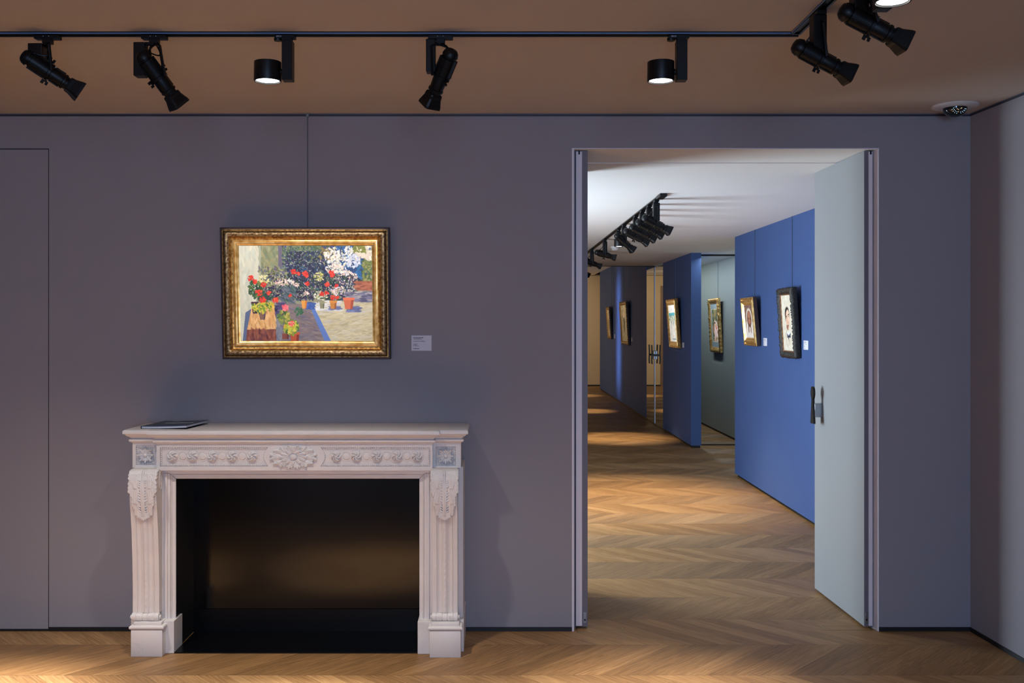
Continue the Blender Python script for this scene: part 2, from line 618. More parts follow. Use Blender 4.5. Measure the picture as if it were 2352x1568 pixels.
# end wall with pale door
m = MB()
EY = 24.6
m.box(LX, -0.32, EY, EY + .15, 0.03, FZ); m.box(0.79, CX + 1.2, EY, EY + .15, 0.03, FZ); m.box(-0.32, 0.79, EY, EY + .15, 2.47, FZ)
struct(m.build('wall_end', BEIGE), 'beige wall closing the corridor')
struct(MB().box(LX, CX + 1.2, EY - .004, EY + .002, FZ - .02, FZ - .012).box(LX, CX + 1.2, EY + .004, EY + .15, 0, .03).build('baseboard_end', BLACKP))
struct(MB().box(CX + 1.1, CX + 1.2, YC1, EY, 0, FZ).box(CX + PT, CX + 1.1, YC1 - .1, YC1, 0, FZ).build('wall_end_right', BEIGE))
struct(MB().box(CX, CX + 1.2, YC1, 25, FZ, FZ + .12).build('ceiling_end', CEILW))
d6 = struct(MB().box(-0.27, 0.73, EY + .02, EY + .06, 0.01, 2.46).build('door_6', PALE), 'pale door in the beige end wall')
struct(MB().box(0.73, 0.79, EY - .01, EY + .14, 0, 2.47).box(-0.32, -0.27, EY - .01, EY + .14, 0, 2.47).build('trim_6', simple('brown_jamb', (0.22, 0.14, 0.09), 0.5)))
# corridor left wall with windows
m = MB()
LWX = -1.6
ycuts = [(6.5, 8.1), (19.3, 20.1)]
prev = WT
for a, b2 in ycuts:
    m.box(LWX - .2, LWX, prev, a, 0, CCZ if prev < YS else FZ)
    m.box(LWX - .2, LWX, a, b2, 0, .35)
    m.box(LWX - .2, LWX, a, b2, 2.37, CCZ if a < YS else FZ)
    prev = b2
m.box(LWX - .2, LWX, 8.1, 19.3, CCZ, FZ)
m.box(LWX - .2, LWX, prev, 21.0, 0, FZ)
struct(m.build('wall_corridor_left', GREY), 'corridor window wall')
for i, (a, b2) in enumerate(ycuts):
    window(3 + i, LWX - .2, LWX - .1, a, b2, .35, 2.37, 'y')
struct(MB().box(LX, LX + .1, 21, EY, 0, FZ).build('wall_end_left', BEIGE))

# trims: black recessed plinth lines, dark picture rail line, alcove track lines
D1X = X_(111, WY)
struct(MB().box(D1X + .004, DOX0 - .001, WY - .004, WY, 0, .021).box(DOX1 + .001, RX, WY - .004, WY, 0, .021).build('baseboard_back', BLACKP))
struct(MB().prism([(RX - .004, WY), (RX - .004 + k * (WY - FY), FY), (RX + k * (WY - FY), FY), (RX, WY)], 2, 0, .021).build('baseboard_right', BLACKP))
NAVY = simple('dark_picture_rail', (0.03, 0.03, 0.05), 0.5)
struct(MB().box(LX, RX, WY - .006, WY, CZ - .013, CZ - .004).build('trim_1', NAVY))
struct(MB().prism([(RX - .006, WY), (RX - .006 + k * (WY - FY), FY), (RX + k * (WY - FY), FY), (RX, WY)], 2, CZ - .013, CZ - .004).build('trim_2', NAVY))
struct(MB().box(CX + PT, 3.15, 12.64, 12.68, 0, .012).build('trim_3', BLACKP))
struct(MB().box(CX + PT, 3.15, 12.63, 12.69, CCZ - .02, CCZ).build('trim_4', BLACKP))
# jamb trim of the doorway
m = MB()
m.box(DOX0 - .001, DOX0 + .010, WY - .002, WY + .055, 0, DOZ)
m.prism([(DOX1 - .0030, WY - .002), (DOX1 + .001, WY - .002), (DOX1 + .001, WY + .055), (DOX1 - .011, WY + .055)], 2, 0, DOZ)
m.box(DOX0 + .010, DOX1 - .0045, WY - .002, WY + .012, DOZ - .004, DOZ)
struct(m.build('trim_5', EDGEG), 'pale metal edge of the doorway')
m = MB()
m.box(DOX0 + .0, DOX0 + .022, WY + .055, WT, 0, DOZ)
m.box(DOX1 - .014, DOX1 + .0, WY + .058, WT, 0, DOZ)
struct(m.build('trim_7', EDGED), 'dark reveal behind the door edge')

# flush door at far left
m = MB()
m.box(D1X - .92, D1X, WY - .0015, WY, 0.012, 2.424)
m.build('door_1', GREY)
struct(bpy.data.objects['door_1'], 'flush grey door set in the wall')
m = MB()
m.box(D1X - .93, D1X + .003, WY - .001, WY, 2.424, 2.429).box(D1X, D1X + .003, WY - .001, WY, 0, 2.429).box(D1X - .93, D1X, WY - .001, WY, 0, .012)
struct(m.build('trim_8', BLACKP), 'dark gap round the flush door')


# the two open door leaves
def leaf(name, xa, xb, face, label, dark_first):
    """perpendicular door leaf, near edge at Y 5.05, hinged there"""
    root = bpy.data.objects.new(name, None); COL.objects.link(root)
    struct(root, label)
    root.location = (xa, 5.05, 0)
    wd = xb - xa
    L = 0.735
    mid = wd * 0.52
    MB().box(0, wd, .004, L, .012, 2.424, .0015).build('door_panel', DOORG, root)
    if dark_first:
        d0, d1, l0, l1 = 0, mid, mid, wd
    else:
        l0, l1, d0, d1 = 0, mid, mid, wd
    MB().box(d0, d1, 0, .004, .012, 2.424).build('edge_seal', EDGED, root)
    MB().box(l0, l1, -.002, .004, .016, 2.42, .001).build('edge_strip', EDGEG, root)
    c = (d0 + d1) / 2
    m = MB().box(c - .008, c + .008, -.003, 0, .03, .085, .001)
    m.lathe([(-.004, .005), (0, .005)], (c, -.002, .07), (0, 1, 0), 12)
    p = m.build('pivot_plate', STEEL, root, label='small steel pivot fitting')
    MB().lathe([(0, .005), (.0015, .005)], (c, -.005, .047), (0, 1, 0), 12).build('screw_hole', BLACKP, p)
    MB().box((l0 + l1) / 2 - .004, (l0 + l1) / 2 + .005, -.003, .0, 2.405, 2.424).build('top_pivot', BLACKP, root)
    return root


lf = leaf('door_2', 0.404, 0.463, 1, 'left open door leaf seen edge on', False)
rt = leaf('door_3', 1.866, 1.908, -1, 'right open door leaf with grey face', True)
rt.rotation_euler = (0, 0, math.radians(1.3))


# lever handle with spoon shaped grip on the right leaf, seen end on
def handle(root, x, y, z, sgn, nm='handle'):
    m = MB()
    # flat spoon-like paddle, tapering bar
    prof = []
    for i in range(15):
        a = math.pi * i / 14
        prof.append((math.cos(a), math.sin(a)))
    pts = []
    for i in range(13):
        a = -0.25 * math.pi + (1.5 * math.pi) * i / 12
        pts.append((y + .024 * math.cos(a), z + .060 + .036 * math.sin(a)))
    pts += [(y - .009, z + .022), (y - .027, z - .115), (y + .027, z - .115), (y + .009, z + .022)]
    m.prism(pts, 0, x, x + sgn * .012)
    h = m.build(nm, IRON, root, label='dark bronze paddle handle', smooth=True)
    return h


HY = Y_h = 5.68 - 5.05
hx = -0.052
hz = Z_(925, 5.70)
handle(rt, hx, HY, hz, 1)
bpy.data.objects['handle']
m = MB().box(hx + .010, .0, HY - .022, HY + .012, hz - .078, hz + .0, .001)
m.build('handle_bracket', STEEL, rt, label='steel bracket of the handle')

# mirrored double doors deep in the corridor
for i, (a, b2) in enumerate(((15.27, YC0 - .005), (YB1 + .005, 15.23))):
    r = bpy.data.objects.new('door_%d' % (4 + i), None); COL.objects.link(r); struct(r, 'mirrored door leaf, ' + ('farther' if i == 0 else 'nearer') + ' of the pair')
    r.location = (CX, (a + b2) / 2, 0)
    hw = (b2 - a) / 2
    MB().box(0.004, .03, -hw, hw, .02, 2.405).build('mirror_panel', MIRROR, r)
    MB().box(-.002, .03, (-hw if i == 0 else hw - .016), (-hw + .016 if i == 0 else hw), .02, 2.405).build('edge_profile', STEEL, r)
    yy = (-hw + .11) if i == 0 else (hw - .11)
    m = MB().tube([(-.055, yy, .93 - .0), (-.06, yy, 1.0), (-.055, yy, 1.1), (-.06, yy, 1.22)], .011, 10)
    m.box(-.05, .004, yy - .012, yy + .012, 1.05, 1.08)
    m.build('handle', IRON, r, label='dark bronze pull handle', smooth=True)
    yy = (-hw + .03) if i == 0 else (hw - .03)
    m = MB().box(-.022, .004, yy - .05, yy + .05, 1.0, 1.13, .004)
    m.lathe([(0, .018), (.012, .018)], (-.034, yy, 1.065), (1, 0, 0), 14)
    m.build('lock_case', STEEL, r, label='steel lock case')

# ------------------------------------------------------------------ marble fireplace surround
fp = thing('fireplace_surround', 'white carved marble fireplace surround against the grey wall', 'fireplace', (-0.94, 4.86, 0))
OX, OY = fp.location.x, fp.location.y


def fpart(mb, name, mat=None, label=None, smooth=False, parent=None):
    for v in mb.bm.verts:
        v.co -= Vector((OX, OY, 0))
    return mb.build(name, mat or MARBLE, parent or fp, smooth, label)


# shelf: slab + cove + torus, plan with a projecting centre
def plan(off, ye=4.713, yc=4.68, xl=-1.722, xr=-0.168, xa=-1.597, xb=-0.300):
    return [(xl - off, WY - .002), (xl - off, ye - off), (xa - off, ye - off), (xa - off, yc - off), (xb + off, yc - off), (xb + off, ye - off), (xr + off, ye - off), (xr + off, WY - .002)]


def loft(mb, secs):
    rings = []
    for off, z in secs:
        rings.append([mb.bm.verts.new((p[0], p[1], z)) for p in plan(off)])
    n = len(rings[0])
    for A, B in zip(rings, rings[1:]):
        for q in range(n):
            mb.face([A[q], A[(q + 1) % n], B[(q + 1) % n], B[q]])
    mb.face(rings[0]); mb.face(rings[-1][::-1])


m = MB()
loft(m, [(.028, 1.048), (.033, 1.045), (.035, 1.041), (.035, 1.030), (.033, 1.0275), (.027, 1.0275), (.026, 1.024), (.020, 1.018), (.012, 1.0135), (.008, 1.011), (.008, 1.0075), (-.002, 1.0075)])
fpart(m, 'shelf', smooth=True)
m = MB()
sec = [(-.004, 1.0075), (.004, 1.0075)]
for i in range(9):
    a = math.pi / 2 - math.pi * i / 8
    sec.append((.005 + .0085 * math.cos(a), .9965 + .0085 * math.sin(a)))
sec += [(.004, .987), (.0, .983), (-.006, .983)]
loft(m, sec)
fpart(m, 'bed_moulding', smooth=True)
# frieze
FYc, FYe = 4.68, 4.713
ZB = 0.858
REC = .006
m = MB().box(-1.597, -0.300, FYc + REC, 4.80, ZB, .9835)
_zb, _zt = Z_(1071.0, FYc), Z_(1026.5, FYc)
m.box(-1.597, -0.300, FYc, FYc + REC, ZB, _zb).box(-1.597, -0.300, FYc, FYc + REC, _zt, .9835)
_xl0, _xl1, _xr0, _xr1 = X_(367.5, FYc), X_(616, FYc), X_(736, FYc), X_(988, FYc)
m.box(-1.597, _xl0, FYc, FYc + REC, _zb, _zt).box(_xr1, -0.300, FYc, FYc + REC, _zb, _zt)
_p = [(_xl1 + .0 - .020 * math.sin(math.pi * i / 12), _zb + (_zt - _zb) * i / 12) for i in range(13)]
_p += [(_xr0 + .020 * math.sin(math.pi * i / 12), _zt + (_zb - _zt) * i / 12) for i in range(13)]
m.prism(_p, 1, FYc, FYc + REC)
fpart(m, 'frieze')
BLK = ((-1.722, -1.597), (-0.300, -0.168))
for a, b2 in BLK:
    m = MB().box(a, b2, FYe + .006, 4.86, ZB + .008, .9835)
    pa, pb = (312, 358) if a < -1 else (1001, 1047)
    za_, zb2 = (1067.0, 1022.5) if a < -1 else (1069.5, 1025.0)
    xa_, xb2 = X_(pa, FYe), X_(pb, FYe)
    za_, zb2 = Z_(za_, FYe), Z_(zb2, FYe)
    m.box(a, b2, FYe, FYe + .006, ZB + .008, za_).box(a, b2, FYe, FYe + .006, zb2, .9835)
    m.box(a, xa_, FYe, FYe + .006, za_, zb2).box(xb2, b2, FYe, FYe + .006, za_, zb2)
    fpart(m, 'corner_block')
# body behind (returns to the wall)
for a, b2 in ((-1.715, -1.60), (-0.292, -0.158)):
    m = MB().box(a, b2, 4.745, WY - .002, 0, ZB + .008)
    fpart(m, 'return_panel')
fpart(MB().box(-1.70, -0.18, 4.80, WY - .002, .825, .9835), 'lintel_core')
# architrave under the frieze and jamb facings, three stepped fasciae with mitred corners
JX0, JX1, AZ = X_(403, 4.715), X_(963, 4.715), .813


def fascia(mb, seq, side):
    """side: 'top','left','right'; seq=[(inset from opening, y)]"""
    for (o1, y1), (o2, y2) in zip(seq, seq[1:]):
        if side == 'top':
            q = [(JX0 - o1, y1, AZ + o1), (JX1 + o1, y1, AZ + o1), (JX1 + o2, y2, AZ + o2), (JX0 - o2, y2, AZ + o2)]
        elif side == 'left':
            q = [(JX0 - o1, y1, 0.15), (JX0 - o1, y1, AZ + o1), (JX0 - o2, y2, AZ + o2), (JX0 - o2, y2, 0.15)]
        else:
            q = [(JX1 + o1, y1, 0.15), (JX1 + o1, y1, AZ + o1), (JX1 + o2, y2, AZ + o2), (JX1 + o2, y2, 0.15)]
        mb.face([mb.bm.verts.new(p) for p in q])


seq = [(0, 4.727), (0, 4.722), (.002, 4.720), (.016, 4.720), (.018, 4.714), (.021, 4.714), (.022, 4.718), (.024, 4.711), (.034, 4.711), (.036, 4.705), (.047, 4.705), (.047, 4.80)]
m = MB(); fascia(m, seq, 'top'); fpart(m, 'architrave')
m = MB(); fascia(m, seq, 'left'); m.box(JX0 - .09, JX0 - .047, 4.715, 4.80, .15, AZ + .045); fpart(m, 'jamb')
m = MB(); fascia(m, seq, 'right'); m.box(JX1 + .047, JX1 + .09, 4.715, 4.80, .15, AZ + .045); fpart(m, 'jamb')
# mitre joint lines
for sgn, jx in ((-1, JX0), (1, JX1)):
    m = MB()
    m.tube([(jx, 4.7195, AZ), (jx + sgn * .016, 4.7185, AZ + .016), (jx + sgn * .024, 4.711, AZ + .024), (jx + sgn * .034, 4.7105, AZ + .028), (jx + sgn * .036, 4.7045, AZ + .028), (jx + sgn * .05, 4.7045, AZ + .028)], .0008, 6)
    fpart(m, 'joint_line', simple('joint_shadow_%d' % sgn, (0.05, 0.035, 0.03), 0.8))
# jamb plinths
fpart(MB().box(JX0 - .075, JX0 + .006, 4.675, 4.80, 0, .152, .002), 'jamb_plinth')
fpart(MB().box(JX1 - .004, JX1 + .075, 4.665, 4.80, 0, .152, .002), 'jamb_plinth')
fpart(MB().box(-0.20, -0.1535, 4.70, WY - .002, 0, .152, .002), 'return_plinth')
fpart(MB().box(-1.725, -1.69, 4.70, WY - .002, 0, .152, .002), 'return_plinth')


# carved consoles
def con_y(v):
    """front surface Y against v (0 at top, 1 at the foot scroll)"""
    pts = [(0, 4.668), (.012, 4.650), (.03, 4.640), (.07, 4.632), (.14, 4.630), (.22, 4.634), (.32, 4.646), (.45, 4.658), (.65, 4.668), (.85, 4.673), (1, 4.672)]
    for (a, ya), (b2, yb) in zip(pts, pts[1:]):
        if v <= b2:
            t = (v - a) / (b2 - a)
            t = t * t * (3 - 2 * t) * .4 + t * .6
            return ya + (yb - ya) * t
    return pts[-1][1]


CT, CB = 0.868, 0.192
LOBES = []


def lobe(p0, p1, wd, base, amp, bend=0):
    LOBES.append((p0, p1, wd, base, amp, bend))


def lobe_h(u, v, lobes):
    best = 0.0
    amp_k = 1.7
    for p0, p1, wd, base, amp, bend in lobes:
        dx, dy = p1[0] - p0[0], p1[1] - p0[1]
        L2 = dx * dx + dy * dy
        t = ((u - p0[0]) * dx + (v - p0[1]) * dy) / L2
        if t < -.05 or t > 1.06: continue
        tc = min(1, max(0, t))
        cx = p0[0] + dx * tc - dy * bend * math.sin(math.pi * tc)
        cy = p0[1] + dy * tc + dx * bend * math.sin(math.pi * tc)
        d = math.hypot(u - cx, v - cy)
        ww = wd * (.35 + .65 * math.sin(math.pi * min(1, .12 + tc * .72)) )
        if d >= ww: continue
        q = d / ww
        h = base + amp_k * (amp * math.sqrt(1 - q * q) * (.45 + .55 * tc) - .30 * amp * max(0, 1 - (q / .18) ** 2))
        if h > best: best = h
    return best


# units: u and v in metres from the centre line / the top
def acanthus_lobes():
    L = []
    for s in (-1, 1):
        for (v0, v1, sp, b) in ((.00, .078, .062, .006), (.050, .150, .062, .0045), (.120, .208, .048, .003)):
            # outer big leaf cluster: side fingers
            n = 6
            for i in range(n):
                f = i / (n - 1)
                vs = v0 + (v1 - v0) * (-.12 + .52 * f)
                ve = v0 + (v1 - v0) * (.16 + .90 * f)
                ue = sp * (1.0 if i < 3 else (1.0 - .17 * (i - 2)))
                L.append(((s * .016, vs), (s * ue, ve), .0128, b + .0004 * (n - i), .0040, -s * .22))
            L.append(((s * .026, v0), (s * .036, v1 * .99 + .004), .0125, b + .001, .0045, 0))
            # small inner leaf fingers
            for i in range(4):
                vs = v0 + (v1 - v0) * (.35 + .13 * i)
                L.append(((s * .024, vs), (s * .012, vs + .022), .0052, b + .0005, .0035, -s * .2))
        # veins either side of the stem
        L.append(((s * .0095, -.01), (s * .0055, .215), .0042, .006, .003, 0))
    L.append(((0, -.01), (0, .215), .0045, .0065, .0035, 0))
    # bottom tip leaf
    for i in range(7):
        f = (i - 3) / 3
        L.append(((f * .008, .195), (f * .027, .236 - abs(f) * .014), .0078, .004, .0042, f * .12))
    return L


ACL = acanthus_lobes()


def console(xc, hw):
    # body with fluting
    m = MB()
    nu, nv = 61, 90
    H = CT - CB

    def f(u, v):
        x = (u * 2 - 1)
        y = con_y(v)
        ax = abs(x)
        g = 0
        if v > .25:
            # outer fillets, hollow flutes, centre rib
            if .62 < ax < .66: g = .0035
            elif .20 < ax <= .62: g = .005 * math.sin(math.pi * (ax - .20) / .42) + (.002 if ax < .24 else 0)
            elif ax <= .15:
                rope = .0016 * math.sin(v * H * 2 * math.pi / .030 + x * 9) 
                g = -.0045 * math.sqrt(max(0, 1 - (ax / .15) ** 2)) - rope * (1 - ax / .15)
        return (xc + x * hw, y + g, CT - H * v)
    m.grid(f, nu, nv)
    # sides and back
    n = 40
    for s in (-1, 1):
        vf = [m.bm.verts.new((xc + s * hw, con_y(i / (n - 1)), CT - H * i / (n - 1))) for i in range(n)]
        vb = [m.bm.verts.new((xc + s * hw, 4.75, CT - H * i / (n - 1))) for i in range(n)]
        for i in range(n - 1):
            m.face([vf[i], vf[i + 1], vb[i + 1], vb[i]])
    m.face([m.bm.verts.new(p) for p in ((xc - hw, 4.75, CT), (xc + hw, 4.75, CT), (xc + hw, 4.666, CT), (xc - hw, 4.666, CT))])
    c = fpart(m, 'console', smooth='all' and True)
    # acanthus leaf
    m = MB()
    lw = hw + .006

    def lf_(u, v):
        x = (u * 2 - 1) * (lw)
        vv = v * .245
        h = lobe_h(x, vv, ACL)
        yb = con_y(vv / H)
        return (xc + x, yb - (h if h > 0 else -.002), CT - vv, h > 0)
    m.grid(lf_, 110, 190)
    lfm = fpart(m, 'acanthus_leaf', smooth='all', parent=c)
    # spiral scroll on the inner side
    sx = xc + hw
    pts = []
    for i in range(46):
        a = i / 45 * 2.15 * 2 * math.pi
        r = .042 * (1 - i / 56)
        pts.append((sx + .001, 4.690 + r * .62 * math.cos(a), CT - .062 + r * 1.3 * math.sin(a)))
    m = MB().tube(pts, .0032, 6)
    fpart(m, 'side_scroll', smooth=True, parent=c)
    # foot scroll: horizontal roll
    m = MB()
    m.lathe([(-hw - .003, .012), (-hw - .001, .019), (-hw * .72, .0195), (-hw * .70, .0175), (-hw * .66, .0175), (-hw * .64, .0195), (-.014, .0185), (-.012, .0155), (-.009, .0185), (.009, .0185), (.012, .0155), (.014, .0185), (hw * .64, .0195), (hw * .66, .0175), (hw * .70, .0175), (hw * .72, .0195), (hw + .001, .019), (hw + .003, .012)], (xc, 4.672, .173), (1, 0, 0), 24)
    for s in (-1, 1):
        m.lathe([(0, .009), (.006, .009), (.007, .005)], (xc + s * (hw + .003), 4.672, .173), (s, 0, 0), 14)
        for kx in (-.014, 0, .014):
            m.tube([(xc + s * .030 + kx * .55 - .003, 4.655, .182), (xc + s * .030 + kx * .55, 4.6515, .172), (xc + s * .030 + kx * .55 + .003, 4.655, .163)], .0022, 6)
    fpart(m, 'foot_scroll', smooth=True, parent=c)
    return c


def plinth(x0, x1, y0):
    m = MB().box(x0, x1, y0, 4.74, 0, .124, .0015)
    # torus cap
    sec = []
    for i in range(9):
        a = math.pi / 2 - math.pi * i / 8
        sec.append((.001 + .0095 * math.cos(a) - .006, .1345 + .0095 * math.sin(a)))
    sec = [(-.010, .1445)] + sec + [(-.006, .124)]
    rings = []
    for off, z in sec:
        rings.append([m.bm.verts.new(p) for p in ((x0 - off - .004, y0 - off, z), (x1 + off + .004, y0 - off, z), (x1 + off + .004, 4.74, z), (x0 - off - .004, 4.74, z))])
    for A, B in zip(rings, rings[1:]):
        for q in range(4):
            m.face([A[q], A[(q + 1) % 4], B[(q + 1) % 4], B[q]])
    m.face(rings[0])
    m.box(x0 + .008, x1 - .008, y0 + .012, 4.74, .1445, .156, .001)
    fpart(m, 'plinth', smooth=True)


console(-1.644, .062)
console(-.241, .059)
plinth(-1.699, -1.553, 4.628)
plinth(-.309, -.165, 4.615)


# bead borders
def beads(m, pts, y, r=.0036, step=.0105):
    for (a, b2) in zip(pts, pts[1:]):
        a, b2 = Vector(a), Vector(b2)
        n = max(1, round((b2 - a).length / step))
        for i in range(n):
            p = a + (b2 - a) * (i / n)
            m.ball((p.x, y, p.y), r, 8, 6, (1, .8, 1))


def FXp(px): return X_(px, FYc)
def FZp(py): return Z_(py, FYc)


def recess_border(m, pts, y, wd=.0012, hgt=.0016):
    for a, b2 in zip(pts, pts[1:]):
        m.tube([(a[0], y, a[1]), (b2[0], y, b2[1])], wd, 5)


for side in (0, 1):
    if side == 0:
        xa, xb = FXp(370), FXp(611)
        arcx = lambda f: xb + .010 - .020 * math.sin(math.pi * f)
        arc = [(arcx(f / 8), FZp(1068) + (FZp(1029) - FZp(1068)) * f / 8) for f in range(9)]
        pts = [(xb + .01, FZp(1029)), (xa, FZp(1029)), (xa, FZp(1068))] + arc
        cs = [396, 442, 487.3, 533, 579]
        ps = [419, 464.5, 510, 556]
    else:
        xa, xb = FXp(985.5), FXp(741)
        arcx = lambda f: xb - .010 + .020 * math.sin(math.pi * f)
        arc = [(arcx(f / 8), FZp(1068.5) + (FZp(1029) - FZp(1068.5)) * f / 8) for f in range(9)]
        pts = [(xb - .01, FZp(1029)), (xa, FZp(1029)), (xa, FZp(1068.5))] + arc
        cs = [772, 818, 865, 911.3, 957.3]
        ps = [795, 841.5, 888, 934.5]
    m = MB()
    beads(m, pts, FYc + .0030, .0043, .0100)
    fpart(m, 'bead_border', smooth='all')
    # rosettes: swirling six-petal bosses; ring mouldings
    sw = 1 if side == 0 else -1
    for j, c in enumerate(cs):
        m = MB()
        xc, zc, R = FXp(c), FZp(1048.3), .0262
        nr, na = 12, 54
        rings = []
        for i in range(nr):
            r = R * i / (nr - 1)
            rr = i / (nr - 1)
            if i == 0:
                rings.append([m.bm.verts.new((xc, FYc + REC - .013, zc))]); continue
            ring = []
            for q in range(na):
                th = 2 * math.pi * q / na
                sp = math.cos(6 * (th + sw * rr * 1.25))
                env = math.sin(math.pi * min(1, rr * .96 + .02)) ** .6
                h = .001 + .0150 * env * (.10 + .90 * (0.5 + 0.5 * sp) ** .5) if rr > .22 else .013 * (1 - rr) + .001
                if rr > .97: h = 0
                ring.append(m.bm.verts.new((xc + r * math.cos(th), FYc + REC - h, zc + r * math.sin(th))))
            rings.append(ring)
        for q in range(na):
            m.face([rings[0][0], rings[1][q], rings[1][(q + 1) % na]])
        for A, B in zip(rings[1:], rings[2:]):
            for q in range(na):
                m.face([A[q], A[(q + 1) % na], B[(q + 1) % na], B[q]])
        fpart(m, 'rosette', smooth='all')
    m = MB()
    for c, R in [(c, .031) for c in cs] + [(c, .0225) for c in ps]:
        xc, zc = FXp(c), FZp(1048.3)
        m.tube([(xc + R * math.cos(2 * math.pi * q / 32), FYc + REC, zc + R * math.sin(2 * math.pi * q / 32)) for q in range(33)], .0018, 5)
    for c in ps:
        m.lathe([(0, .0172), (.0018, .0162), (.0030, .012), (.0034, 0)], (FXp(c), FYc + REC, FZp(1048.3)), (0, -1, 0), 24)
    fpart(m, 'ring_moulding', smooth='all')
# centre oval rosette
OL = []
rx, rz = .108, .053
for i in range(16):
    a = 2 * math.pi * (i + .5) / 16
    for kx, (da, rr, w_, hh) in enumerate(((-.13, .90, .0085, .0060), (.0, 1.0, .0100, .0075), (.13, .90, .0085, .0060))):
        a2 = a + da
        OL.append(((math.cos(a) * rx * .20, math.sin(a) * rz * .20), (math.cos(a2) * rx * rr, math.sin(a2) * rz * rr), w_, .0005, hh, .08 * (1 if i % 2 else -1)))
for i in range(12):
    a = 2 * math.pi * i / 12
    OL.append(((math.cos(a) * rx * .12, math.sin(a) * rz * .15), (math.cos(a) * rx * .58, math.sin(a) * rz * .60), .0085, .004, .0065, .05))
m = MB()
ocx, ocz = FXp(674), FZp(1049)


def of(u, v):
    x, z = (u * 2 - 1) * .118, (v * 2 - 1) * .060
    h = lobe_h(x, z, OL)
    d = math.hypot(x / .0175, z / .0150)
    if d < 1: h = .008 + .007 * math.sqrt(1 - d * d) - (.002 if .75 < d < .9 else 0)
    elif d < 1.15: h = min(h, .003)
    return (ocx + x, FYc - (h if h > 0 else -.002), ocz + z, h > 0)


m.grid(of, 220, 120)
fpart(m, 'oval_rosette', smooth='all')
# corner block squares
for (a, b2, c, zt, zb) in ((312, 358, 335, 1024, 1066), (1001, 1047, 1024, 1026, 1068.5)):
    ya = FYe
    xa, xb = X_(a + 2, ya), X_(b2 - 2, ya)
    za, zb_ = Z_(zb - 2, ya), Z_(zt + 2, ya)
    m = MB()
    beads(m, [(xa, za), (xb, za), (xb, zb_), (xa, zb_), (xa, za)], ya + .0030, .0042, .0098)
    e_ = .0075
    recess_border(m, [(xa + e_, za + e_), (xb - e_, za + e_), (xb - e_, zb_ - e_), (xa + e_, zb_ - e_), (xa + e_, za + e_)], ya + .005, .0016)
    fpart(m, 'bead_border', smooth='all')
    QL = []
    for i in range(16):
        an = 2 * math.pi * i / 16
        rr = .034 if i % 2 == 0 else .0275
        if i % 4 == 2: rr = .038
        QL.append(((math.cos(an) * .006, math.sin(an) * .006), (math.cos(an) * rr, math.sin(an) * rr), .0062, .001, .008 if i % 2 == 0 else .006, 0))
    xc, zc = (xa + xb) / 2, (za + zb_) / 2
    m = MB()

    def qf(u, v):
        x, z = (u * 2 - 1) * .036, (v * 2 - 1) * .034
        h = lobe_h(x, z, QL)
        d = math.hypot(x, z) / .0085
        if d < 1: h = .008 + .006 * math.sqrt(1 - d * d)
        return (xc + x, ya - (h if h > 0 else -.002), zc + z, h > 0)
    m.grid(qf, 70, 66)
    fpart(m, 'square_rosette', smooth='all')

# ------------------------------------------------------------------ black fireplace insert
ins = thing('fireplace_insert', 'glossy black steel insert lining the marble fireplace opening', 'fireplace', (-0.94, 4.86, 0))


def ipart(mb, name, mat, **kw):
    for v in mb.bm.verts:
        v.co -= Vector((OX, OY, 0))
    return mb.build(name, mat, ins, **kw)


ipart(MB().box(JX0 - .006, JX1 + .006, WY - .012, WY - .003, .118, AZ), 'back_panel', BLKGLOSS)
ipart(MB().box(JX0 - .006, JX1 + .006, WY - .016, WY - .003, .002, .1155), 'lower_panel', BLKSATIN)
ipart(MB().box(JX0 - .006, JX0 - .001, 4.727, WY - .012, .154, AZ + .02).box(JX0 - .006, JX0 - .001, 4.801, WY - .012, .002, .154), 'side_panel', BLACKP)
ipart(MB().box(JX1 + .001, JX1 + .006, 4.727, WY - .012, .154, AZ + .02).box(JX1 + .001, JX1 + .006, 4.801, WY - .012, .002, .154), 'side_panel', BLACKP)
ipart(MB().box(JX0 - .001, JX1 + .001, 4.727, WY - .012, AZ + .001, AZ + .006), 'top_panel', BLACKP)
ipart(MB().box(JX0 + .007, JX1 - .005, 4.674, WY - .016, .0005, .006, .001), 'base_plate', BLKSATIN)

# ------------------------------------------------------------------ painting rasteriser
def srgb2lin(c):
    c = np.clip(np.asarray(c, float) / 255.0, 0, 1)
    return np.where(c <= 0.04045, c / 12.92, ((c + 0.055) / 1.055) ** 2.4)


